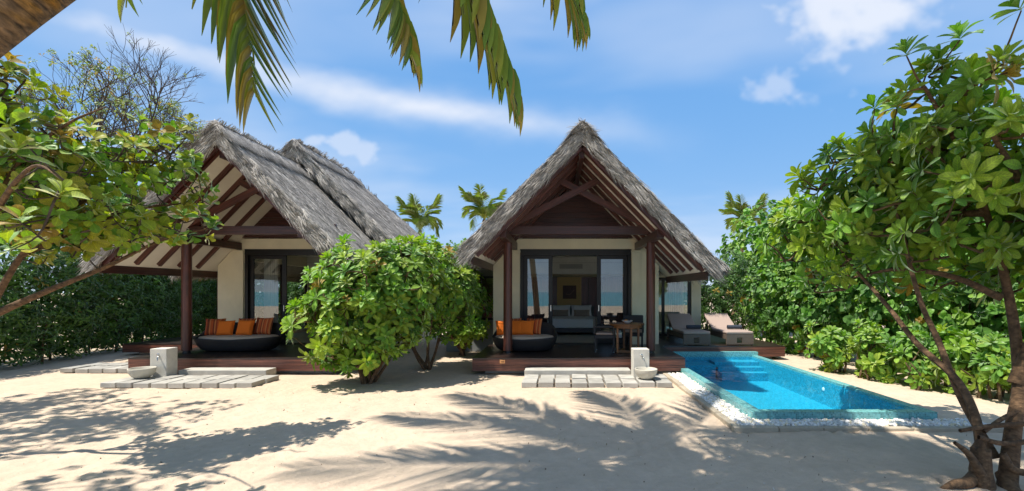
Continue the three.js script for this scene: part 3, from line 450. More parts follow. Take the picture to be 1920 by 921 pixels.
// ------------------------------------------------------------------ the pool
{
  const { x0, x1, d0, d1 } = POOL, cx = (x0 + x1) / 2, cd = (d0 + d1) / 2, top = 0.142, t = 0.16, bot = -0.36;
  const p = thing('swimming_pool', 'raised turquoise mosaic plunge pool with clear blue water', 'pool', [cx, 0, -cd]);
  const bx = (name, xa, xb, ya, yb, da, db, m) => mesh(name, box(xb - xa, yb - ya, db - da, (xa + xb) / 2 - cx, (ya + yb) / 2, -(da + db) / 2 + cd), m, p);
  bx('pool_wall', x0, x1, bot, top, d0, d0 + t, M.mosaicOut); bx('pool_wall', x0, x0 + t, bot, top, d0 + t, d1 - t, M.mosaicOut); bx('pool_wall', x1 - t, x1, bot, top, d0 + t, d1 - t, M.mosaicOut); bx('pool_wall', x0, x1, bot, 0.235, d1 - t, d1, M.mosaicOut);
  const li = 0.012; // tiled lining
  bx('lining', x0 + t, x1 - t, bot, 0.10, d0 + t, d0 + t + li, M.mosaicIn); bx('lining', x0 + t, x0 + t + li, bot, 0.10, d0 + t + li, d1 - t - li, M.mosaicIn); bx('lining', x1 - t - li, x1 - t, bot, 0.10, d0 + t + li, d1 - t - li, M.mosaicIn); bx('lining', x0 + t, x1 - t, bot, 0.10, d1 - t - li, d1 - t, M.mosaicIn);
  bx('pool_floor', x0, x1, bot - 0.1, bot, d0, d1, M.mosaicIn);
  bx('bench', x0 + t + 0.02, 4.05, bot, -0.02, 11.55, d1 - t - 0.014, M.mosaicIn);
  for (let k = 0; k < 3; k++) bx('pool_step', 4.09, x1 - t - 0.014, bot, 0.03 - k * 0.095, 11.95 - k * 0.26 - 0.22, k ? 11.95 - k * 0.26 + 0.036 : d1 - t - 0.014, M.mosaicStep);
  const wg = new THREE.PlaneGeometry(x1 - x0 - 2 * t + 0.004, d1 - d0 - 2 * t + 0.004, 90, 180); wg.rotateX(-Math.PI / 2); const wp = wg.attributes.position; for (let i = 0; i < wp.count; i++) wp.setY(i, 0.137 + 0.010 * (fbm(wp.getX(i) * 3.4 + 20, wp.getZ(i) * 2.6 + 20, 3, 201) - 0.5)); wg.computeVertexNormals();
  mesh('water', wg, M.water, p);
  mesh('pool_light', lathe([[0.001, 0.012], [0.03, 0.012], [0.04, 0.0]], 18).rotateZ(Math.PI / 2).translate(x1 - t - li - cx, -0.06, -8.9 + cd), std({ color: rgb(0.8, 0.85, 0.85), roughness: 0.3 }), p);
  // concrete edging and the white pebbles inside it
  const e = thing('pebble_edging', 'weathered stone kerb round the white pebble strip at the pool', 'kerb', [2.42, 0, -6.05]);
  const kg = (w, d, x, z) => mesh('kerb_stone', box(w - rr(0.004, 0.014), 0.15, d - rr(0.004, 0.014), x - 2.42 + rr(-0.006, 0.006), -0.026 + rr(-0.008, 0.008), z + 6.05 + rr(-0.006, 0.006), -1, 0.016), M.kerb, e);
  for (let k = 0; k < 6; k++) kg(0.11, 0.66, 2.42, -6.15 - 0.33 - k * 0.66);
  for (let k = 0; k < 6; k++) kg(0.6, 0.11, 2.35 + 0.3 + k * 0.6, -6.07);
  const pr = mulberry(55), mats = [], cols = []; const q = new THREE.Quaternion(), eu = new THREE.Euler();
  const put = (x, z) => { const s = rr(0.014, 0.028, pr); q.setFromEuler(eu.set(rr(0, 6, pr), rr(0, 6, pr), rr(0, 6, pr))); mats.push(new THREE.Matrix4().compose(V(x, 0.002 + rr(0, 0.045, pr), z), q, V(s * rr(0.9, 1.4, pr), s * rr(0.6, 0.9, pr), s))); const k = rr(0.55, 0.86, pr), y = pr() < 0.12; cols.push(rgb(k, k * (y ? 0.88 : 0.97), k * (y ? 0.62 : 0.92))); };
  for (let k = 0; k < 2600; k++) put(rr(2.48, 2.775, pr), -rr(6.15, 10.08, pr));
  for (let k = 0; k < 2300; k++) put(rr(2.50, 5.9, pr), -rr(6.15, 6.42, pr));
  const pg = new THREE.IcosahedronGeometry(1, 1), pp = pg.attributes.position; for (let i = 0; i < pp.count; i++) { const a = V(pp.getX(i), pp.getY(i), pp.getZ(i)), k = 0.86 + 0.28 * vnoise(a.x * 2 + 9, a.y * 2 + a.z * 3 + 9, 3); pp.setXYZ(i, a.x * k, a.y * k, a.z * k); } pg.computeVertexNormals();
  const pb = inst(numbered('pebbles'), pg, M.pebble, mats, cols); pb.userData.label = 'white pebbles in the strip along the pool';
}

// ------------------------------------------------------------------ porch furniture
function pillowGeo(w, h, t) { const n = 14, pos = [], uv = [], idx = []; for (const s of [1, -1]) { const o = pos.length / 3; for (let j = 0; j <= n; j++) for (let i = 0; i <= n; i++) { const u = i / n * 2 - 1, v = j / n * 2 - 1, e = Math.pow((1 - u * u * u * u) * (1 - v * v * v * v), 0.42), pinch = 1 - 0.07 * (1 - v * v) * u * u - 0.0, pin2 = 1 - 0.07 * (1 - u * u) * v * v; pos.push(u * w / 2 * pinch, v * h / 2 * pin2, s * t / 2 * e * (1 + 0.08 * (vnoise(u * 2 + 5, v * 2 + 5 + s, 7) - 0.5))); uv.push(u * w / 2, v * h / 2); } for (let j = 0; j < n; j++) for (let i = 0; i < n; i++) { const a = o + j * (n + 1) + i, b = a + n + 1; if (s > 0) idx.push(a, a + 1, b, b, a + 1, b + 1); else idx.push(a, b, a + 1, b, b + 1, a + 1); } } const g = new THREE.BufferGeometry(); g.setAttribute('position', new THREE.Float32BufferAttribute(pos, 3)); g.setAttribute('uv', new THREE.Float32BufferAttribute(uv, 2)); g.setIndex(idx); g.computeVertexNormals(); return g; }
function ringSurface(rings, seg = 56) {                       // rings: f(angle) -> [x, y, z]
  const pos = [], uv = [], idx = []; rings.forEach((f, j) => { for (let i = 0; i <= seg; i++) { const a = i / seg * 2 * Math.PI, p = f(a); pos.push(...p); uv.push(i / seg * 4.6, j * 0.12); } });
  for (let j = 0; j < rings.length - 1; j++) for (let i = 0; i < seg; i++) { const a = j * (seg + 1) + i, b = a + seg + 1; idx.push(a, b, a + 1, a + 1, b, b + 1); }
  const g = new THREE.BufferGeometry(); g.setAttribute('position', new THREE.Float32BufferAttribute(pos, 3)); g.setAttribute('uv', new THREE.Float32BufferAttribute(uv, 2)); g.setIndex(idx); g.computeVertexNormals(); return g;
}
M.wickerBoth = M.wicker.clone(); M.wickerBoth.side = THREE.DoubleSide;
function daybed(x, d, W, D, turn, label, pillowSets, place) {
  const g = thing('wicker_daybed', label, 'daybed', [x, 0.37, -d], turn, 'dark wicker daybeds on the porches');
  const a = W / 2, b = D / 2, el = (k, kz, y) => (t) => { const c = Math.cos(t), s = Math.sin(t), n = 0.82; return [Math.sign(c) * Math.pow(Math.abs(c), n) * a * k, y, -Math.sign(s) * Math.pow(Math.abs(s), n) * b * kz]; };
  const back = (t) => sstep(-0.1, 0.75, Math.sin(t)), rim = (t) => 0.30 + 0.36 * back(t) * (0.6 + 0.4 * Math.abs(Math.sin(t))) + 0.05 * Math.abs(Math.cos(t));
  const atRim = (k, dy) => (t) => { const p = el(k, k, 0)(t); p[1] = rim(t) + dy; return p; };
  mesh('shell', ringSurface([el(0.02, 0.02, 0.012), el(0.74, 0.72, 0.012), el(0.84, 0.82, 0.05), el(0.94, 0.93, 0.15), el(0.99, 0.985, 0.25), atRim(1.02, -0.02), atRim(1.02, 0.0), atRim(0.985, 0.012), atRim(0.955, -0.01), el(0.93, 0.92, 0.26), el(0.02, 0.02, 0.24)]), M.wickerBoth, g);
  mesh('seat_cushion', ringSurface([el(0.02, 0.02, 0.245), el(0.86, 0.85, 0.25), el(0.905, 0.895, 0.28), el(0.91, 0.90, 0.33), el(0.89, 0.88, 0.362), el(0.80, 0.78, 0.378), el(0.02, 0.02, 0.392)]), M.beige, g);
  g.updateMatrixWorld();
  for (const [px, pz, py, s, tilt, yaw, kind, where] of pillowSets) {
    const m = mesh(numbered(kind === 'o' ? 'orange_pillow' : 'striped_pillow'), pillowGeo(s, s, 0.15), kind === 'o' ? M.orange : M.striped);
    const p = V(px, 0.385 + s * 0.5 * Math.cos(tilt) - 0.01 + py, pz).applyMatrix4(g.matrixWorld); m.position.copy(p); m.rotation.set(-tilt, turn + yaw, 0, 'YXZ');
    tag(m, (kind === 'o' ? 'plain orange pillow ' : 'brown and orange striped pillow ') + where + ' of ' + place, 'pillow', (kind === 'o' ? 'orange pillows on ' : 'striped pillows on ') + place);
  }
}
daybed(-7.98, 11.45, 2.02, 0.95, 0.06, 'long dark wicker daybed on the shrub-side villa porch', [[-0.66, -0.12, 0, 0.44, 0.28, 0.3, 's', 'at the hedge end'], [0.02, -0.24, 0, 0.44, 0.3, 0, 's', 'behind the orange pair'], [0.48, -0.20, 0.0, 0.46, 0.3, -0.12, 's', 'at the door end'], [-0.36, -0.05, 0, 0.40, 0.34, 0.05, 'o', 'on the hedge side'], [0.12, -0.04, 0, 0.41, 0.36, -0.04, 'o', 'on the door side']], 'the longer daybed');
daybed(-0.80, 11.50, 1.62, 0.98, -0.10, 'dark wicker daybed half behind the pool villa porch post', [[0.20, -0.22, 0, 0.44, 0.3, -0.25, 's', 'at the bedroom end'], [-0.34, -0.22, 0, 0.44, 0.3, 0.2, 's', 'behind the orange ones'], [-0.56, -0.05, 0, 0.38, 0.3, 0.5, 'o', 'at the outer end'], [-0.24, -0.05, 0, 0.40, 0.36, 0.12, 'o', 'in the middle'], [0.03, -0.06, 0, 0.40, 0.36, -0.1, 'o', 'next to the striped one']], 'the daybed behind the post');

{ // round teak table and two chairs
  const t = thing('round_table', 'round teak table with slim square legs on the porch', 'table', [1.73, 0.37, -11.2]);
  mesh('table_top', lathe([[0.001, 0.665], [0.42, 0.665], [0.432, 0.672], [0.434, 0.69], [0.425, 0.70], [0.001, 0.70]], 44), M.teak, t);
  mesh('apron', lathe([[0.36, 0.60], [0.375, 0.60], [0.375, 0.664], [0.36, 0.664]], 36), M.teak, t);
  for (const [x, z] of [[-0.25, 0.2], [0.06, 0.3], [0.27, 0.12], [-0.02, -0.28]]) mesh('leg', box(0.05, 0.66, 0.05, x, 0.33, z, 1, 0.004), M.teak, t);
  mesh('floor_rail', bar(V(-0.25, 0.04, 0.2), V(0.06, 0.04, 0.3), 0.045, 0.05), M.teak, t); mesh('floor_rail', bar(V(0.06, 0.04, 0.3), V(0.27, 0.04, 0.12), 0.045, 0.05), M.teak, t); mesh('floor_rail', bar(V(-0.25, 0.04, 0.2), V(-0.02, 0.04, -0.28), 0.045, 0.05), M.teak, t);
  const b = mesh(numbered('fruit_bowl'), lathe([[0.001, 0], [0.05, 0.001], [0.09, 0.03], [0.135, 0.072], [0.128, 0.074], [0.085, 0.04], [0.001, 0.012]], 32), std({ color: rgb(0.75, 0.76, 0.8), roughness: 0.3, side: THREE.DoubleSide })); b.position.set(1.74, 1.071, -11.15); tag(b, 'shallow white bowl of fruit on the round table', 'bowl');
  const fr = [[-0.03, 0.0, 0.042, [0.75, 0.25, 0.03], 'orange fruit'], [0.045, 0.02, 0.036, [0.06, 0.03, 0.05], 'dark purple fruit'], [-0.01, 0.05, 0.036, [0.72, 0.42, 0.12], 'yellow fruit'], [0.03, -0.045, 0.036, [0.05, 0.03, 0.05], 'purple-black fruit'], [-0.075, 0.03, 0.03, [0.7, 0.2, 0.03], 'small red-orange fruit']];
  for (const [x, z, r, c, lab] of fr) { const g = lathe([[0.001, -r * 0.92], [r * 0.5, -r * 0.84], [r * 0.9, -r * 0.4], [r, 0], [r * 0.9, r * 0.42], [r * 0.45, r * 0.84], [0.006, r * 0.86], [0.003, r * 1.05]], 16); const m = mesh(numbered('fruit'), g, std({ color: rgb(...c), roughness: 0.5 })); m.position.set(1.74 + x, 1.105 + r * 0.5, -11.15 + z); tag(m, lab + ' in the white bowl on the table', 'fruit'); }
  const chair = (x, d, turn, label) => {
    const c = thing('wicker_armchair', label, 'chair', [x, 0.37, -d], turn, 'dark wicker armchairs at the round table');
    mesh('seat', box(0.54, 0.10, 0.52, 0, 0.37, 0, -1, 0.025), M.wicker, c); mesh('seat_cushion', box(0.48, 0.05, 0.46, 0, 0.447, 0.01, -1, 0.02), M.taupe, c);
    mesh('backrest', box(0.54, 0.42, 0.06, 0, 0.64, -0.25, -1, 0.025).rotateX(-0.0), M.wicker, c);
    for (const s of [-1, 1]) { mesh('arm', box(0.06, 0.05, 0.50, s * 0.265, 0.62, 0.0, -1, 0.02), M.wicker, c); mesh('arm_post', box(0.05, 0.18, 0.05, s * 0.265, 0.51, 0.22, -1, 0.01), M.wicker, c); for (const q of [-1, 1]) { const l = mesh('leg', box(0.045, 0.32, 0.045, s * 0.24, 0.165, q * 0.225, -1, 0.006), M.wicker, c); mesh('foot_cap', new THREE.CylinderGeometry(0.02, 0.022, 0.012, 10).translate(s * 0.24, 0.006, q * 0.225), M.steel, l); } }
  };
  chair(1.22, 11.35, Math.PI / 2 - 0.15, 'dark wicker armchair at the table on the bedroom door side'); chair(2.02, 12.0, -0.2, 'dark wicker armchair between the round table and the wall');
}
{ // sun loungers with rolled towels
  const lounger = (x, d, label, tl) => {
    const g = thing('sun_lounger', label, 'sun lounger', [x, 0.37, -d], 0, 'wicker sun loungers by the pool');
    const s = new THREE.Shape([[-0.37, 0.03], [0.37, 0.03], [0.37, 0.31], [-0.37, 0.31]].map((p) => new THREE.Vector2(...p))); s.holes.push(new THREE.Path([[-0.09, 0.07], [-0.09, 0.22], [0.06, 0.22], [0.06, 0.07]].map((p) => new THREE.Vector2(...p))));
    mesh('foot_panel', uvm(new THREE.ExtrudeGeometry(s, { depth: 0.05, bevelEnabled: false }).translate(0, 0, -0.05)), M.wickerGrey, g);
    for (const q of [-1, 1]) mesh('side_rail', box(0.05, 0.14, 1.85, q * 0.345, 0.24, -0.98), M.wickerGrey, g);
    for (const q of [-1, 1]) mesh('leg', box(0.05, 0.17, 0.05, q * 0.345, 0.085, -1.85), M.wickerGrey, g);
    for (const q of [-1, 1]) mesh('leg', box(0.035, 0.03, 0.035, q * 0.33, 0.015, -0.03), M.darkMetal, g);
    mesh('slat_base', box(0.64, 0.02, 1.2, 0, 0.30, -0.66), M.wickerGrey, g);
    mesh('mattress', box(0.74, 0.075, 1.2, 0, 0.35, -0.60, -1, 0.03), M.taupe, g);
    const br = box(0.74, 0.075, 0.86, 0, 0.0, -0.43, -1, 0.03); br.rotateX(0.50); br.translate(0, 0.355, -1.19); mesh('back_cushion', br, M.taupe, g);
    const bf = box(0.70, 0.03, 0.84, 0, -0.055, -0.43); bf.rotateX(0.50); bf.translate(0, 0.355, -1.19); mesh('back_frame', bf, M.wickerGrey, g);
    for (const q of [-1, 1]) mesh('back_strut', bar(V(q * 0.30, 0.18, -1.75), V(q * 0.30, 0.64, -1.84), 0.03, 0.03), M.darkMetal, g);
    const pts = []; for (let k = 0; k <= 70; k++) { const a = k / 70 * 2 * Math.PI * 2.6, r = 0.03 + 0.035 * k / 70; pts.push([Math.cos(a) * r, Math.sin(a) * r]); }
    for (let k = 70; k >= 0; k--) { const a = k / 70 * 2 * Math.PI * 2.6, r = 0.021 + 0.035 * k / 70; pts.push([Math.cos(a) * r, Math.sin(a) * r]); }
    const t = mesh(numbered('rolled_towel'), extr(pts, 0.40).rotateY(Math.PI / 2).translate(-0.2, 0, 0), M.navy); t.position.set(x + 0.12, 0.37 + 0.388 + 0.065, -d - 0.72); tag(t, tl, 'towel', 'rolled dark towels on the loungers');
  };
  lounger(3.86, 12.46, 'wicker sun lounger in the roof shade beside the glazed wing', 'rolled dark towel on the shaded lounger');
  lounger(5.04, 12.46, 'wicker sun lounger lying in the sun at the hedge end', 'rolled dark towel on the sunlit lounger');
}
{ // bedrooms
  const bed = (xc, d, w, label, place) => {
    const b = thing('bed', label, 'bed', [xc, 0.36, -d]);
    mesh('bed_base', box(w - 0.06, 0.16, 2.0, 0, 0.16, -1.0, 0, 0.01), M.bedBase, b); mesh('mattress', box(w, 0.32, 2.04, 0, 0.40, -1.0, -1, 0.05), M.linen, b);
    for (const s of [-1, 1]) for (const q of [-0.08, -1.9]) mesh('leg', box(0.09, 0.08, 0.09, s * (w / 2 - 0.12), 0.04, q, 1), M.bedBase, b);
    mesh('headboard', box(w + 0.1, 0.75, 0.06, 0, 0.55, -2.06), M.bedBase, b);
    for (const s of [-1, 1]) {
      const p = mesh(numbered('white_pillow'), pillowGeo(w * 0.46, 0.46, 0.2), M.linen); p.position.set(xc + s * w * 0.235, 0.36 + 0.76, -d - 1.82); p.rotation.x = -0.3; tag(p, 'white bed pillow standing on ' + place, 'pillow', 'white pillows on ' + place);
      const c = mesh(numbered('tan_pillow'), pillowGeo(w * 0.36, 0.28, 0.15), M.tan); c.position.set(xc + s * w * 0.235, 0.36 + 0.675, -d - 1.60); c.rotation.x = -0.35; tag(c, 'small tan pillow in front of the white ones on ' + place, 'pillow', 'tan pillows on ' + place);
    }
  };
  bed(0.56, 15.6, 1.72, 'white double bed seen through the open doors of the pool villa', 'the pool villa bed');
  bed(-5.98, 14.2, 1.4, 'white bed inside the villa behind the shrub', 'the shrub-side bed');
  const art = mesh(numbered('painting'), box(0.52, 0.52, 0.04, 0, 0, 0), std({ color: rgb(0.55, 0.42, 0.38), roughness: 0.7 })); { const uv = art.geometry.attributes.uv, p = art.geometry.attributes.position; for (let i = 0; i < uv.count; i++) uv.setXY(i, p.getX(i) / 0.52 + 0.5, p.getY(i) / 0.52 + 0.5); art.material = std({ map: T.art, roughness: 0.6 }); }
  art.position.set(0.52, 1.83, -17.78); tag(art, 'square dark brown painting above the bed', 'painting');
  const lamp = thing('bedside_table', 'dark bedside table in the villa behind the shrub', 'table', [-7.2, 0.36, -16.2]);
  mesh('top', box(0.5, 0.03, 0.4, 0, 0.5, 0, 0, 0.005), M.bedBase, lamp); for (const s of [-1, 1]) mesh('side', box(0.03, 0.48, 0.38, s * 0.22, 0.243, 0, 1), M.bedBase, lamp); mesh('shelf', box(0.40, 0.02, 0.36, 0, 0.2, 0, 0), M.bedBase, lamp);
}

// ------------------------------------------------------------------ foliage
function leafGeo(L, W, curl, fold, prof = [0.08, 0.24, 0.48, 0.76, 0.97, 1.0, 0.8, 0.28]) {
  const n = prof.length - 1, pos = [], uv = [], idx = [];
  for (let i = 0; i <= n; i++) { const t = i / n, w = prof[i] * W / 2, y = L * (0.25 * t - curl * t * t), z = L * t * (1 - 0.12 * curl * t); pos.push(-w, y + fold * w, z, 0, y, z, w, y + fold * w, z); uv.push(0, t, 0.5, t, 1, t); }
  for (let i = 0; i < n; i++) { const a = i * 3; idx.push(a, a + 3, a + 1, a + 1, a + 3, a + 4, a + 1, a + 4, a + 2, a + 2, a + 4, a + 5); }
  const g = new THREE.BufferGeometry(); g.setAttribute('position', new THREE.Float32BufferAttribute(pos, 3)); g.setAttribute('uv', new THREE.Float32BufferAttribute(uv, 2)); g.setIndex(idx); g.computeVertexNormals(); return g;
}
// a cluster of leaves round a twig end: local matrices per leaf
function whorl(n, seed, up0, up1, s0, s1) { const r = mulberry(seed), out = []; for (let i = 0; i < n; i++) { const f = i / (n - 1), phi = i * 2.39996 + rr(-0.25, 0.25, r), e = lerp(up0, up1, f) + rr(-0.15, 0.15, r), s = lerp(s0, s1, f) * rr(0.85, 1.12, r); out.push(new THREE.Matrix4().compose(V(0, (1 - f) * 0.05, 0), new THREE.Quaternion().setFromEuler(new THREE.Euler(-e, phi, rr(-0.35, 0.35, r), 'YXZ')), V(s, s, s))); } return out; }
const kinds = {
  naupaka: { leaves: [leafGeo(0.25, 0.088, 0.28, 0.25), leafGeo(0.25, 0.095, 0.42, 0.35), leafGeo(0.24, 0.08, 0.18, 0.2)], whorls: [1, 2, 3].map((s) => whorl(15, 300 + s, 1.25, -0.15, 0.6, 1.05)), tones: [[0.26, 0.56, 0.013], [0.18, 0.46, 0.012], [0.36, 0.64, 0.015], [0.46, 0.66, 0.018]] },
  almond: { leaves: [leafGeo(0.155, 0.095, 0.2, 0.2, [0.04, 0.22, 0.55, 0.9, 1.0, 0.85, 0.3]), leafGeo(0.15, 0.10, 0.35, 0.3, [0.04, 0.22, 0.55, 0.9, 1.0, 0.85, 0.3])], whorls: [1, 2, 3].map((s) => whorl(7, 330 + s, 1.1, -0.1, 0.6, 1.1)), tones: [[0.36, 0.60, 0.013], [0.22, 0.50, 0.012], [0.50, 0.66, 0.016], [0.58, 0.60, 0.02]] },
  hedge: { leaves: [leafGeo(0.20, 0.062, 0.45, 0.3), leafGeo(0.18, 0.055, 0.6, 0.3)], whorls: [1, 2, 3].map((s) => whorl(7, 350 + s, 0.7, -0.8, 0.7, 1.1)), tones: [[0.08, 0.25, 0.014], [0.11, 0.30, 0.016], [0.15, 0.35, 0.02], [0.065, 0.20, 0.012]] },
  round: { leaves: [leafGeo(0.15, 0.14, 0.25, 0.25, [0.3, 0.8, 1.0, 0.98, 0.8, 0.5, 0.05]), leafGeo(0.14, 0.13, 0.4, 0.3, [0.3, 0.8, 1.0, 0.98, 0.8, 0.5, 0.05])], whorls: [1, 2, 3].map((s) => whorl(7, 370 + s, 0.9, -0.6, 0.6, 1.1)), tones: [[0.15, 0.43, 0.015], [0.21, 0.51, 0.018], [0.11, 0.33, 0.012], [0.30, 0.57, 0.02]] },
  tiny: { leaves: [leafGeo(0.10, 0.055, 0.2, 0.2)], whorls: [1, 2].map((s) => whorl(6, 390 + s, 1.0, -0.3, 0.6, 1.1)), tones: [[0.32, 0.44, 0.06], [0.44, 0.54, 0.06], [0.24, 0.36, 0.06]] },
};
for (const k of Object.values(kinds)) {
  k.cluster = k.whorls.map((w, j) => mergeGeometries(w.map((m, i) => k.leaves[(i + j) % k.leaves.length].clone().applyMatrix4(m))));
  k.mats = k.tones.map(([r, g, b]) => leafMat(r, g, b)); k.mats.push(leafMat(0.66, 0.42, 0.02));
}
const camPos = camera.position;
function inFrame(p) { if (p.z > -0.3) return false; const x = CX + p.x * F / -p.z, y = CY - (p.y - EYE) * F / -p.z; return x > -30 && x < 1950 && y > -30 && y < 950; }
// fill a plant with leaf clusters: the ones that show largest as single leaves, the rest as one mass
function leaves(parent, kind, tips, o = {}) {
  const k = kinds[kind], r = mulberry(o.seed ?? 3), off = parent.position, single = o.single ?? 0, per = k.whorls[0].length;
  const list = tips.map((t) => ({ ...t, w: t.p.clone().add(off) })); list.forEach((t) => { t.score = inFrame(t.w) ? -t.w.distanceTo(camPos) + 0.35 * t.dir.dot(camPos.clone().sub(t.w).normalize()) : -1e9; });
  list.sort((a, b) => b.score - a.score);
  const nSingle = Math.floor(single / per), mats = k.whorls.map(() => []), cols = k.whorls.map(() => []);
  list.forEach((t, i) => {
    const j = Math.floor(r() * k.whorls.length), m = new THREE.Matrix4().compose(t.p, basis(t.dir, r() * 6.28), V(t.s, t.s, t.s)), tone = Math.floor(Math.pow(r(), 0.85) * k.tones.length), yellow = r() < (o.yellow ?? 0);
    if (i < nSingle && t.score > -1e8) k.whorls[j].forEach((lm, n) => { const q = mesh('leaf', k.leaves[(n + j) % k.leaves.length], yellow && n % 3 === 0 ? k.mats[k.tones.length] : k.mats[(tone + (r() < 0.25 ? 1 : 0)) % k.tones.length], parent); q.applyMatrix4(m.clone().multiply(lm)); });
    else { mats[j].push(m); const c = yellow ? [0.62, 0.42, 0.03] : k.tones[tone]; cols[j].push(rgb(...c).multiplyScalar(rr(0.8, 1.15, r))); }
  });
  k.cluster.forEach((g, j) => mats[j].length && inst('foliage', g, M.leafWhite, mats[j], cols[j], parent));
}
function inBlobs(blobs, n, r, o = {}) {                        // points spread through a union of ellipsoids, mostly near its skin
  const out = [], vol = blobs.map((b) => b[3] * b[4] * b[5]), tot = vol.reduce((a, b) => a + b);
  while (out.length < n) {
    let k = 0, q = r() * tot; while (q > vol[k]) q -= vol[k++]; const [x, y, z, a, b, c] = blobs[k];
    const d = V(rr(-1, 1, r), rr(-1, 1, r), rr(-1, 1, r)); if (d.lengthSq() > 1 || d.lengthSq() < 0.01) continue; d.normalize(); const f = Math.pow(r(), o.pow ?? 0.35) * (1 + 0.42 * (fbm(d.x * 2 + k * 7 + 9, d.y * 2 + d.z * 2 + 9, 2, 61) - 0.5));
    const p = V(x + d.x * a * f, y + d.y * b * f, z + d.z * c * f); if (p.y < (o.minY ?? 0.1)) continue; if (o.reject && o.reject(p)) continue;
    out.push({ p, dir: V(d.x / a, d.y / b, d.z / c).normalize().add(V(rr(-0.4, 0.4, r), (o.up ?? 0.55) + rr(-0.3, 0.3, r), rr(-0.4, 0.4, r))).normalize(), s: rr(o.s0 ?? 0.8, o.s1 ?? 1.15, r) });
  }
  return out;
}
function twigs(parent, limbs, tips, mat, o = {}) {               // a bent twig from each leaf cluster back to the nearest limb
  const nodes = []; limbs.forEach((l) => { const c = new THREE.CatmullRomCurve3(l.pts); for (let i = 0; i <= 14; i++) nodes.push(c.getPoint(i / 14)); });
  const r = mulberry(17), geos = []; const every = o.every ?? 1;
  tips.forEach((t, i) => { if (i % every) return; let best = null, bc = 1e9; for (const n of nodes) { const c = n.distanceTo(t.p) + Math.max(0, n.y - t.p.y) * 2; if (c < bc) { bc = c; best = n; } } if (bc > (o.reach ?? 2.5)) return; const m = best.clone().lerp(t.p, 0.55).add(V(rr(-0.12, 0.12, r), -0.10 * bc + rr(-0.08, 0.08, r), rr(-0.12, 0.12, r))); geos.push(tube([best, m, t.p], [o.r0 ?? 0.014, o.r1 ?? 0.007], 5, false, 4)); nodes.push(m); });
  if (geos.length) mesh('twigs', mergeGeometries(geos), mat, parent).userData.kind = 'stuff';
}
function plant(name, label, category, base, o, group) {
  const g = thing(name, label, category, base, 0, group), r = mulberry(o.seed);
  for (const l of o.limbs ?? []) mesh(l.name ?? 'stem', tube(l.pts, l.r, l.rad ?? 9, false, 5), o.bark ?? M.bark, g);
  const tips = inBlobs(o.blobs, o.n, r, o); (o.extra ?? []).forEach((t) => tips.push(t));
  if (o.twigs !== false) twigs(g, o.limbs ?? [], tips, o.twigMat ?? M.twig, o);
  leaves(g, o.kind, tips, o); return g;
}
const rel = (b, pts) => pts.map((p) => V(p[0] - b[0], p[1] - b[1], p[2] - b[2]));

// the big shrub between the villas, two more behind it
{
  const shrub = (b, label, blobs, n, seed, single, stems) => {
    const r = mulberry(seed), limbs = [];
    for (let k = 0; k < stems; k++) { const a = k / stems * 6.28 + rr(-0.3, 0.3, r), R = rr(0.5, 1.15, r), h = rr(1.4, 2.3, r); limbs.push({ pts: [V(rr(-0.12, 0.12, r), -0.05, rr(-0.12, 0.12, r)), V(Math.cos(a) * R * 0.35 + rr(-0.1, 0.1, r), h * 0.3, Math.sin(a) * R * 0.35), V(Math.cos(a) * R * 0.6, h * 0.62 + rr(-0.1, 0.1, r), Math.sin(a) * R * 0.6 + rr(-0.1, 0.1, r)), V(Math.cos(a) * R, h, Math.sin(a) * R)], r: [0.036, 0.026, 0.019, 0.012], rad: 8 }); }
    return plant('beach_shrub', label, 'shrub', b, { seed, kind: 'naupaka', blobs, n, limbs, single, minY: 0.28, up: 0.5, reach: 1.6, s0: 0.7, s1: 1.12, yellow: 0.02 }, 'glossy beach shrubs between the villas');
  };
  shrub([-3.78, 0, -9.25], 'big glossy green shrub with twisted stems between the villas', [[-0.02, 1.75, 0.0, 1.22, 1.05, 1.0], [-0.5, 1.2, 0.2, 0.85, 0.8, 0.85], [-0.15, 0.72, 0.35, 0.75, 0.5, 0.65], [0.5, 2.0, -0.3, 0.95, 0.9, 0.95], [0.5, 1.25, 0.1, 0.7, 0.65, 0.7]], 760, 41, 300, 9);
  shrub([-3.1, 0, -10.9], 'green shrub rooted behind the big one, with bare lower stems', [[0.0, 2.0, 0, 1.2, 1.05, 1.0], [0.4, 1.6, -0.1, 0.75, 0.8, 0.8]], 420, 42, 150, 7);
  shrub([-2.75, 0, -13.2], 'small dark green shrub against the shade-grey wing wall', [[0.0, 1.5, 0, 0.85, 1.15, 0.8], [0.1, 0.8, 0.1, 0.7, 0.6, 0.6]], 190, 43, 0, 6);
}
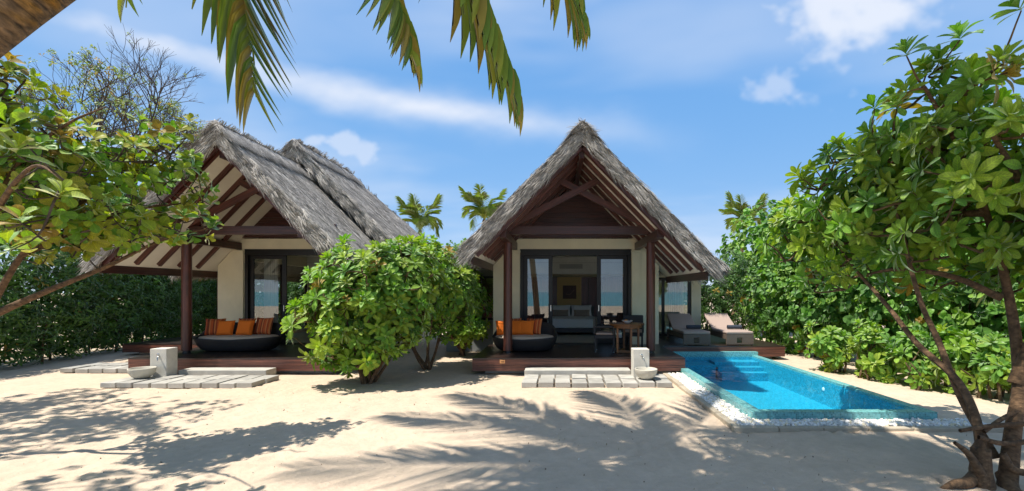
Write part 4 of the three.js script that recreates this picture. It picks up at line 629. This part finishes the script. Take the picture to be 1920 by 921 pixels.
// the tree on the right, leaning in over the sand from a cut stump
{
  const b = [4.2, 0, -4.4], q = (px, py, d) => { const p = P(px, py, d); return V(p.x - b[0], p.y, p.z - b[2]); };
  const limbs = [
    { pts: [q(1840, 912, 4.38), q(1836, 810, 4.5), q(1800, 720, 4.8), q(1720, 645, 5.3), q(1665, 575, 5.7), q(1600, 500, 6.2), q(1545, 420, 6.8)], r: [0.055, 0.045, 0.038, 0.032, 0.027, 0.02, 0.013], name: 'stem' },
    { pts: [q(1868, 860, 4.5), q(1802, 745, 4.8), q(1760, 640, 5.1), q(1728, 570, 5.2), q(1690, 430, 5.4), q(1660, 300, 5.6)], r: [0.042, 0.036, 0.032, 0.027, 0.021, 0.013] },
    { pts: [q(1888, 925, 4.32), q(1900, 810, 4.45), q(1912, 720, 4.6), q(1893, 560, 4.9), q(1850, 400, 4.9), q(1790, 260, 4.9), q(1735, 165, 4.9)], r: [0.08, 0.068, 0.058, 0.044, 0.033, 0.025, 0.018] },
    { pts: [q(1905, 720, 4.6), q(1960, 560, 4.6), q(1930, 380, 4.4), q(1860, 250, 4.4)], r: [0.07, 0.055, 0.04, 0.02] },
    { pts: [q(1850, 400, 4.9), q(1780, 400, 5.3), q(1680, 390, 5.9), q(1590, 350, 6.6)], r: [0.04, 0.034, 0.026, 0.014] },
    { pts: [q(1880, 560, 4.9), q(1790, 520, 5.2), q(1690, 505, 5.6), q(1600, 520, 6.2)], r: [0.04, 0.032, 0.024, 0.012] },
    { name: 'cut_branch', pts: [q(1800, 808, 4.4), q(1850, 800, 4.4), q(1925, 795, 4.35)], r: [0.018, 0.022, 0.024] },
    { name: 'cut_branch', pts: [q(1835, 820, 4.3), q(1880, 832, 4.3), q(1945, 826, 4.25)], r: [0.02, 0.024, 0.024] },
    { name: 'cut_branch', pts: [q(1845, 810, 4.4), q(1885, 782, 4.45), q(1940, 760, 4.5)], r: [0.02, 0.02, 0.02] },
    { name: 'cut_branch', pts: [q(1790, 830, 4.3), q(1815, 850, 4.3), q(1840, 890, 4.32)], r: [0.016, 0.03, 0.045] },
    { name: 'cut_branch', pts: [q(1880, 850, 4.3), q(1900, 880, 4.25), q(1950, 890, 4.2)], r: [0.03, 0.034, 0.03] },
    { name: 'root', pts: [q(1765, 918, 4.3), q(1790, 908, 4.3), q(1815, 905, 4.35), q(1840, 880, 4.4)], r: [0.02, 0.04, 0.055, 0.06] },
    { name: 'root', pts: [q(1925, 935, 4.15), q(1900, 925, 4.25), q(1885, 890, 4.4)], r: [0.05, 0.07, 0.08] },
  ];
  const blobs = [[q(1540, 440, 6.9), 0.75, 0.8, 0.9], [q(1640, 360, 6.1), 0.9, 0.9, 0.9], [q(1740, 280, 5.4), 0.75, 0.75, 0.8], [q(1850, 270, 4.6), 0.6, 0.7, 0.7], [q(1830, 420, 5.0), 0.8, 0.65, 0.8], [q(1960, 330, 4.7), 0.7, 0.9, 0.8], [q(1720, 480, 5.9), 0.8, 0.5, 0.8], [q(1800, 150, 4.9), 0.35, 0.3, 0.4], [q(2000, 520, 4.9), 0.6, 0.7, 0.8]].map(([p, x, y, z]) => [p.x, p.y, p.z, x, y, z]);
  const r = mulberry(8), extra = [[1700, 105, 4.8], [1800, 75, 4.7], [1760, 120, 4.9], [1840, 155, 4.7], [1700, 175, 5.0], [1640, 205, 5.5], [1510, 340, 6.9], [1480, 390, 7.1], [1470, 440, 7.2], [1915, 20, 4.4], [1880, 120, 4.4]].map(([x, y, d]) => ({ p: q(x, y, d), dir: V(rr(-0.5, 0.2, r), 1, rr(-0.2, 0.4, r)).normalize(), s: 1.0 }));
  const t = plant('leaning_beach_tree', 'large glossy-leaved tree leaning over the sand from a cut stump by the pool', 'tree', b, { seed: 61, kind: 'naupaka', blobs, n: 470, limbs, single: 300, up: 0.45, pow: 0.5, minY: 1.5, reach: 1.9, r0: 0.017, s0: 0.85, s1: 1.15, extra, yellow: 0.03 });
  const sg = new THREE.CylinderGeometry(0.07, 0.105, 0.40, 22, 10), sp = sg.attributes.position; for (let i = 0; i < sp.count; i++) { const a = Math.atan2(sp.getZ(i), sp.getX(i)), k = 1 + 0.5 * (fbm(Math.cos(a) * 1.6 + 5, Math.sin(a) * 1.6 + sp.getY(i) * 5 + 5, 3, 77) - 0.5); sp.setX(i, sp.getX(i) * k); sp.setZ(i, sp.getZ(i) * k); if (sp.getY(i) > 0.2) sp.setY(i, sp.getY(i) + 0.14 * (vnoise(Math.cos(a) * 2 + 4, Math.sin(a) * 2 + 4, 3) - 0.5)); } sg.computeVertexNormals();
  mesh('stump', uvm(sg.translate(q(1838, 900, 4.38).x, 0.17, q(1838, 900, 4.38).z), 1), M.bark, t);
}
// the broad-leaved tree at the left
{
  const b = [-8.0, 0, -4.9], q = (px, py, d) => { const p = P(px, py, d); return V(p.x - b[0], p.y, p.z - b[2]); };
  const limbs = [
    { name: 'trunk', pts: [V(0, -0.1, 0), V(0.5, 0.8, 0.0), q(-30, 600, 5.0), q(90, 545, 5.2), q(200, 500, 5.4), q(300, 452, 5.6), q(390, 428, 5.8)], r: [0.08, 0.06, 0.042, 0.032, 0.024, 0.014, 0.006] },
    { name: 'limb', pts: [q(-30, 600, 5.0), q(40, 480, 5.0), q(120, 400, 5.1), q(230, 340, 5.3), q(320, 290, 5.5)], r: [0.035, 0.028, 0.02, 0.013, 0.006] },
    { name: 'limb', pts: [q(-30, 600, 5.0), q(-20, 420, 4.7), q(40, 300, 4.6), q(130, 230, 4.6), q(200, 200, 4.6)], r: [0.032, 0.026, 0.02, 0.013, 0.006] },
    { name: 'limb', pts: [q(40, 480, 5.0), q(150, 430, 5.2), q(270, 390, 5.4), q(380, 380, 5.7)], r: [0.03, 0.022, 0.014, 0.006] },
    { name: 'limb', pts: [q(-20, 420, 4.7), q(30, 340, 4.2), q(70, 310, 4.0), q(120, 340, 3.8)], r: [0.03, 0.02, 0.012, 0.006] },
  ];
  const blobs = [[q(60, 330, 4.7), 0.75, 0.7, 0.5], [q(180, 300, 5.1), 0.75, 0.45, 0.5], [q(300, 330, 5.5), 0.5, 0.42, 0.4], [q(310, 420, 5.6), 0.62, 0.24, 0.5], [q(150, 430, 5.2), 0.9, 0.38, 0.5], [q(-20, 200, 4.5), 0.5, 0.6, 0.6], [q(330, 260, 5.6), 0.3, 0.25, 0.3]].map(([p, x, y, z]) => [p.x, p.y, p.z, x, y, z]);
  const r = mulberry(4), extra = [[110, 370, 3.7, 1.3], [60, 470, 3.9, 1.2], [20, 470, 3.6, 1.4], [20, 240, 3.4, 1.5], [40, 420, 3.6, 1.2], [30, 290, 3.3, 1.3], [395, 385, 5.8, 1], [400, 430, 5.8, 0.9], [375, 350, 5.8, 1], [350, 300, 5.7, 1], [260, 230, 5.4, 1], [235, 270, 5.2, 1]].map(([x, y, d, s]) => ({ p: q(x, y, d), dir: V(rr(-0.4, 0.6, r), 1, rr(-0.1, 0.5, r)).normalize(), s }));
  plant('broadleaf_tree', 'broad-leaved tree with yellowing round leaves reaching over the sand by the palm trunk', 'tree', b, { seed: 71, kind: 'almond', blobs, n: 460, limbs, single: 300, twigMat: M.greyTwig, up: 0.5, reach: 1.4, r0: 0.010, r1: 0.004, s0: 0.75, s1: 1.1, pow: 0.55, extra, yellow: 0.06 });
}
// fine bare-twigged tree behind it, beside the roof
{
  const b = [-16.6, 0, -16.6], g = thing('twiggy_tree', 'fine twiggy tree with sparse small leaves beside the thatched roof', 'tree', b), r = mulberry(31), geos = [], tips = [];
  const grow = (p, d, L, rad, lev) => { const e = p.clone().addScaledVector(d, L), m = p.clone().lerp(e, 0.5).add(V(rr(-0.06, 0.06, r) * L, rr(-0.06, 0.06, r) * L, rr(-0.06, 0.06, r) * L)); geos.push(tube([p, m, e], [rad, rad * 0.68], lev < 2 ? 7 : 4, false, lev < 3 ? 3 : 2)); if (lev >= 8) { tips.push({ p: e, dir: d.clone(), s: rr(0.7, 1.1, r) }); return; } const n = lev < 2 ? 3 : r() < 0.55 ? 3 : 2; for (let k = 0; k < n; k++) { const nd = d.clone().add(V(rr(-0.75, 0.75, r), rr(-0.25, 0.45, r), rr(-0.75, 0.75, r))).normalize(); grow(e, nd, L * rr(0.64, 0.82, r), rad * 0.68, lev + 1); } };
  grow(V(0, 0, 0), V(-0.02, 1, 0), 3.0, 0.14, 0); grow(V(0.1, 0, 0.2), V(0.25, 1, 0.1).normalize(), 2.6, 0.10, 1);
  mesh('trunk_and_twigs', mergeGeometries(geos), M.greyTwig, g);
  const low = tips.filter((t) => t.p.y < 9.6 ? r() < 0.6 : r() < 0.06); leaves(g, 'tiny', low, { seed: 9, yellow: 0.1 });
}
// hedges and shrubs round the garden
function hedge(label, blobs, n, kind, seed, o = {}) {
  const b = [blobs[0][0], 0, blobs[0][2]], r = mulberry(seed), rb = blobs.map((q) => [q[0] - b[0], q[1], q[2] - b[2], q[3], q[4], q[5]]);
  const limbs = rb.flatMap((q) => [0, 1, 2].map(() => { const x = q[0] + rr(-0.6, 0.6, r) * q[3], z = q[2] + rr(-0.5, 0.8, r) * q[5]; return { pts: [V(x, -0.05, z), V(x + rr(-0.1, 0.1, r), q[1] * 0.5, z + rr(-0.1, 0.1, r)), V(x + rr(-0.3, 0.3, r), q[1] * 1.1, z + rr(-0.2, 0.2, r))], r: [0.03, 0.02, 0.01], rad: 6 }; }));
  return plant(o.name ?? 'hedge', label, o.cat ?? 'hedge', b, { seed, kind, blobs: rb, n, limbs, bark: M.twig, twigs: o.twigs ?? false, up: o.up ?? 0.1, minY: 0.08, pow: 0.3, s0: o.s0 ?? 0.8, s1: o.s1 ?? 1.25, single: o.single ?? 0, yellow: o.yellow ?? 0.01 }, o.group);
}
{
  const L = []; for (let k = 0; k < 9; k++) { const t = k / 8; L.push([lerp(-13.1, -14.6, t), 1.4, lerp(-8.2, -19.5, t), 0.9, 1.65, 1.1]); }
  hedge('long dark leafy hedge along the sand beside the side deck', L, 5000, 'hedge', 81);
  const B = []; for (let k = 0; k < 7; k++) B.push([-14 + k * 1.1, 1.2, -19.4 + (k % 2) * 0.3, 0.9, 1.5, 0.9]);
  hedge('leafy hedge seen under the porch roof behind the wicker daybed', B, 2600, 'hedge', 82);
  const BT = []; for (let k = 0; k < 6; k++) BT.push([-15.4 + k * 0.25, 3.7 + (k % 3) * 0.4, -9.5 - k * 1.8, 1.4, 1.7, 1.5]);
  hedge('tall dark trees rising behind the long hedge', BT, 3000, 'round', 83, { name: 'hedge_tree', cat: 'tree', up: 0.4 });
  const R = []; for (let k = 0; k < 9; k++) { const t = k / 8; R.push([lerp(6.95, 9.3, t), 1.5, lerp(-14.6, -6.8, t), 0.95, 1.7, 0.95]); R.push([lerp(7.6, 10.2, t), 3.2 - t * 0.3, lerp(-15.2, -7.2, t), 1.0, 1.3, 1.1]); }
  hedge('tall round-leaved green hedge along the far side of the pool', R, 5600, 'round', 84, { s0: 0.85, s1: 1.35, single: 140, up: 0.2, yellow: 0.02 });
  const S = []; for (let k = 0; k < 5; k++) S.push([4.6 + k * 0.85, 1.5 + (k % 2) * 0.3, -18.6, 0.8, 1.7, 0.8]);
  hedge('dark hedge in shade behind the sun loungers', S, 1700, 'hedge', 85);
  const r = mulberry(12);
  for (const [px, d, lab] of [[1555, 10.6, 'low leafy plant at the hedge foot nearest the deck'], [1640, 9.6, 'low bright green plant with drooping leaves at the hedge foot'], [1715, 8.9, 'low yellow-green plant with strap leaves at the hedge foot'], [1800, 8.3, 'low leafy plant beside the strap-leaved one'], [1880, 7.8, 'low green plant at the hedge foot behind the leaning tree']]) {
    const x = (px - CX) * d / F; hedge(lab, [[x, 0.45, -d, 0.42, 0.5, 0.42], [x + 0.1, 0.7, -d - 0.2, 0.4, 0.45, 0.4]], 46, 'naupaka', 90 + Math.floor(r() * 900), { name: 'low_plant', cat: 'plant', s0: 0.8, s1: 1.1, up: 0.5, group: 'low plants along the hedge foot', single: 60 });
  }
  const back = (label, bl, n, seed) => hedge(label, bl, n, 'round', seed, { name: 'background_tree', cat: 'tree', up: 0.5, s0: 1.2, s1: 1.9, group: 'trees far behind the villas' });
  back('bushy tree behind the gap between the villas', [[-6.2, 3.2, -32, 2.6, 2.2, 2.2], [-3.6, 2.9, -31, 2.2, 2.0, 2]], 900, 111);
  back('bushy green tree rising behind the hedge and the loungers', [[9.2, 3.1, -20, 2.0, 2.6, 1.8], [11.2, 3.4, -20.5, 2.0, 2.6, 1.8]], 1100, 112);
  back('dense tree behind the twiggy tree', [[-19, 3.6, -22, 3.4, 3.2, 2.4], [-15, 2.9, -24, 2.6, 2.4, 2.2]], 1300, 113);
  back('thick green tree beyond the tall hedge', [[12.2, 2.8, -12, 1.7, 2.4, 2.2], [13, 2.6, -8, 1.8, 2.2, 2.4]], 1000, 114);
}

// ------------------------------------------------------------------ coconut palms
const leafletGeo = (() => { const n = 5, pos = [], col = [], idx = []; for (let i = 0; i <= n; i++) { const t = i / n, w = 0.5 * [0.5, 1, 0.95, 0.75, 0.45, 0.04][i], y = -0.16 * t * t; pos.push(-w, y + 0.35 * w, t, 0, y, t, w, y + 0.35 * w, t); const k = 1 - 0.0 * t; for (let j = 0; j < 3; j++) col.push(k, k, k); } for (let i = 0; i < n; i++) { const a = i * 3; idx.push(a, a + 3, a + 1, a + 1, a + 3, a + 4, a + 1, a + 4, a + 2, a + 2, a + 4, a + 5); } const g = new THREE.BufferGeometry(); g.setAttribute('position', new THREE.Float32BufferAttribute(pos, 3)); g.setAttribute('color', new THREE.Float32BufferAttribute(col, 3)); g.setIndex(idx); g.computeVertexNormals(); return g; })();
const leafletMats = [[0.26, 0.37, 0.025], [0.37, 0.41, 0.03], [0.42, 0.33, 0.04], [0.18, 0.32, 0.025]].map(([r, g, b]) => { const m = M.frond.clone(); m.vertexColors = false; m.color.setRGB(r, g, b); return m; });
// one frond: a rachis through pts and two rows of leaflets; single = leaflets as meshes of their own
function frond(parent, pts, o) {
  const r = mulberry(o.seed), c = new THREE.CatmullRomCurve3(pts), L = c.getLength(), n = o.n ?? 56, f = new THREE.Group(); f.name = 'frond'; parent.add(f);
  mesh('rachis', tube(pts, [0.028, 0.018, 0.011, 0.004], 6, false, 6), leafletMats[1], f); const merged = [];
  for (let i = 0; i < n; i++) for (const s of [-1, 1]) {
    const t = lerp(0.12, 0.995, (i + 0.5 * (s > 0 ? 1 : 0)) / n), p = c.getPoint(t), tan = c.getTangent(t).normalize(), up = V(0, 1, 0).addScaledVector(tan, -tan.y); if (up.lengthSq() < 0.04) up.copy(o.up ?? V(0, 0, 1)).addScaledVector(tan, -(o.up ?? V(0, 0, 1)).dot(tan)); up.normalize();
    const side = tan.clone().cross(up).normalize().multiplyScalar(s), sweep = lerp(0.55, 1.5, t) + (o.single ? 0.9 * t : 0), dir = side.clone().addScaledVector(tan, sweep).addScaledVector(up, 0.12).add(V(0, -(o.droop ?? 0.45), 0)).add(V(rr(-0.12, 0.12, r), rr(-0.12, 0.12, r), rr(-0.12, 0.12, r))).normalize();
    if (r() < (o.torn ?? 0.03)) continue;
    const len = (o.len ?? 0.75) * (0.35 + 0.95 * Math.sin(Math.PI * Math.min(1, 0.18 + t * 0.74))) * rr(0.85, 1.1, r) * (t > 0.9 ? lerp(1, 0.7, (t - 0.9) * 10) : 1), w = (o.w ?? 0.03) * rr(0.8, 1.15, r);
    const yv = up.clone().addScaledVector(dir, -up.dot(dir)).normalize(), xv = yv.clone().cross(dir).normalize(), m = new THREE.Matrix4().makeBasis(xv.multiplyScalar(w), yv.multiplyScalar(len), dir.clone().multiplyScalar(len)).setPosition(p);
    if (o.single && inFrame(p.clone().addScaledVector(dir, len * 0.7).add(parent.position))) { const q = mesh('leaflet', leafletGeo, leafletMats[Math.floor(r() * (o.brown ? 4 : 3.2)) % 4], f); q.applyMatrix4(m); } else merged.push(leafletGeo.clone().applyMatrix4(m));
  }
  if (merged.length) { const g = mergeGeometries(merged); const q = mesh('leaflets', g, leafletMats[[0, 3, 1, 0][Math.floor(r() * 4)]], f); q.userData.kind = 'stuff'; }
}
function palm(label, base, trunkPts, crown, fronds, o = {}) {
  const g = thing('coconut_palm', label, 'palm tree', base, 0, 'coconut palms'), rl = (p) => V(p[0] - base[0], p[1], p[2] - base[2]);
  mesh('trunk', tube(trunkPts.map(rl), o.r ?? [0.2, 0.17, 0.16, 0.14], 16, false, 8), M.palmBark, g);
  const C = rl(crown);
  fronds.forEach((f, i) => { const tip = rl(f.tip), h = f.rise ?? 0.5, m1 = C.clone().lerp(tip, 0.33), m2 = C.clone().lerp(tip, 0.7); m1.y = Math.max(m1.y, C.y) + h * 0.75; m2.y = lerp(C.y, tip.y, 0.42) + h * 0.9; if (f.mid) { m1.copy(C.clone().lerp(rl(f.mid), 0.45)); m1.y += h; m2.copy(rl(f.mid)); } else if (f.out) { m1.add(V(...f.out)); m2.add(V(...f.out)); } frond(g, [C, m1, m2, tip], { seed: 500 + i * 7 + (o.seed ?? 0), ...o, ...f }); });
  return g;
}
{
  const ring = (crown, n, R, drop, seed, skip = () => false) => { const r = mulberry(seed), out = []; for (let k = 0; k < n; k++) { const a = k / n * 2 * Math.PI + rr(-0.15, 0.15, r), R2 = R * rr(0.8, 1.1, r), y = crown[1] + rr(drop[0], drop[1], r); const tip = [crown[0] + Math.cos(a) * R2, y, crown[2] + Math.sin(a) * R2]; if (!skip(tip)) out.push({ tip, rise: rr(0.5, 1.1, r) }); } return out; };
  const tp = (px, py, d) => P(px, py, d).toArray();
  // the leaning palm whose trunk crosses the corner and whose frond tips hang into view
  const c1 = [-1.35, 6.3, -3.7];
  palm('leaning coconut palm with its trunk in the corner and frond tips hanging overhead', [-5.3, 0, -1.9], [[-5.3, 0, -1.9], [-4.65, 1.65, -2.25], [-3.34, 3.62, -2.8], [-2.25, 5.1, -3.35], c1], c1,
    [{ tip: tp(480, 182, 3.1), single: true, torn: 0.02, len: 0.66, n: 54, w: 0.016, up: V(0.1, 0, 1), mid: tp(470, -190, 3.2), rise: 0.4 }, { tip: tp(772, 108, 3.7), single: true, brown: true, torn: 0.45, len: 0.55, w: 0.014, mid: tp(715, -70, 3.75), rise: 0.4, n: 84, up: V(1, 0, 0.2) }, { tip: tp(968, 190, 4.1), single: true, brown: true, torn: 0.15, len: 0.72, w: 0.014, n: 50, mid: tp(852, -90, 4.0), rise: 0.5, up: V(0.8, 0, 0.7) }, { tip: tp(1092, 42, 4.3), single: true, brown: true, torn: 0.5, len: 0.55, w: 0.013, mid: tp(1030, -90, 4.25), rise: 0.5, up: V(0.8, 0, 0.7) }, { tip: tp(236, 14, 2.9), single: true, len: 0.4, out: [-0.3, 0.3, 0.1], rise: 0.5 },
      ...ring(c1, 12, 3.3, [-0.9, 0.9], 5, (t) => t[2] < -3.5 || (t[2] < -2 && t[0] < -3)), { tip: [1.9, 5.6, -4.4], rise: 0.8 }, { tip: [1.2, 6.8, -5.6], rise: 0.9 }, { tip: [-3.6, 6.6, -5.2], rise: 0.9 }], { r: [0.2, 0.16, 0.14, 0.13, 0.12] });
  // a taller palm standing behind the camera, whose crown shades the sand
  const c2 = [-3.2, 9.2, -3.1];
  palm('tall coconut palm whose crown throws frond shadows on the sand', [-1.2, 0, 3.5], [[-1.2, 0, 3.5], [-1.4, 3, 2.2], [-1.8, 6, 0], c2], c2, ring(c2, 12, 4.3, [-1.6, 0.6], 15), { seed: 90, len: 0.8, n: 44, w: 0.026 });
  const c3 = [0.4, 9.2, -1.6];
  palm('second tall coconut palm shading the sand before the pool', [1.6, 0, 4.5], [[1.6, 0, 4.5], [1.3, 3, 3.2], [0.8, 6.4, 0.8], c3], c3, ring(c3, 13, 3.9, [-1.5, 0.8], 16), { seed: 190, len: 0.8, n: 38, w: 0.026 });
  // far palms behind the roofs
  const far = (px, py, d, R, label, seed) => { const p = P(px, py, d), c = [p.x, p.y, p.z]; palm(label, [p.x - 0.8, 0, p.z], [[p.x - 0.8, 0, p.z], [p.x - 0.5, p.y * 0.5, p.z], c], c, ring(c, 15, R, [-0.7, 2.6], seed).map((f) => ({ ...f, rise: 0.7 })), { seed, n: 36, len: 0.55, droop: 0.18, w: 0.02, torn: 0.15, r: [0.17, 0.13, 0.11] }); };
  far(788, 432, 30, 1.5, 'far coconut palm with pale dry fronds behind the ridge of the shrub-side villa', 21); far(908, 412, 30, 1.8, 'far coconut palm behind the eave of the pool villa', 22); far(1398, 432, 30, 1.4, 'far coconut palm above the tall round-leaved hedge', 23);
  // the broad tree overhead at the left, out of view, whose leaves dapple the sand
  const over = (label, b, blobs, n, seed) => { const rb = blobs.map((q) => [q[0] - b[0], q[1], q[2] - b[2], q[3], q[4], q[5]]), limbs = rb.map((q) => ({ pts: [V(0, -0.1, 0), V(q[0] * 0.2, q[1] * 0.5, q[2] * 0.2), V(q[0] * 0.6, q[1] * 0.85, q[2] * 0.6), V(q[0], q[1], q[2])], r: [0.16, 0.12, 0.07, 0.02] })); plant('shade_tree', label, 'tree', b, { seed, kind: 'almond', blobs: rb, n, limbs, bark: M.bark, twigMat: M.greyTwig, reach: 2, every: 2, s0: 0.85, s1: 1.3, pow: 0.75 }, 'trees shading the sand'); };
  over('broad shade tree over the sand between the palm and the hedge', [-10.4, 0, -4.2], [[-9.4, 6.4, -5.2, 1.6, 1.0, 1.5], [-11.3, 6.2, -6.2, 1.5, 1.0, 1.4]], 400, 121);
  over('broad shade tree standing behind the palms on the beach side', [-8.5, 0, 1.5], [[-7.2, 6.2, -2.3, 1.7, 1.0, 1.5], [-9.4, 6.6, -1.5, 1.6, 1.0, 1.5], [-5.6, 6.8, -1.4, 1.5, 0.9, 1.4]], 480, 122);
}

renderer.render(scene, camera);
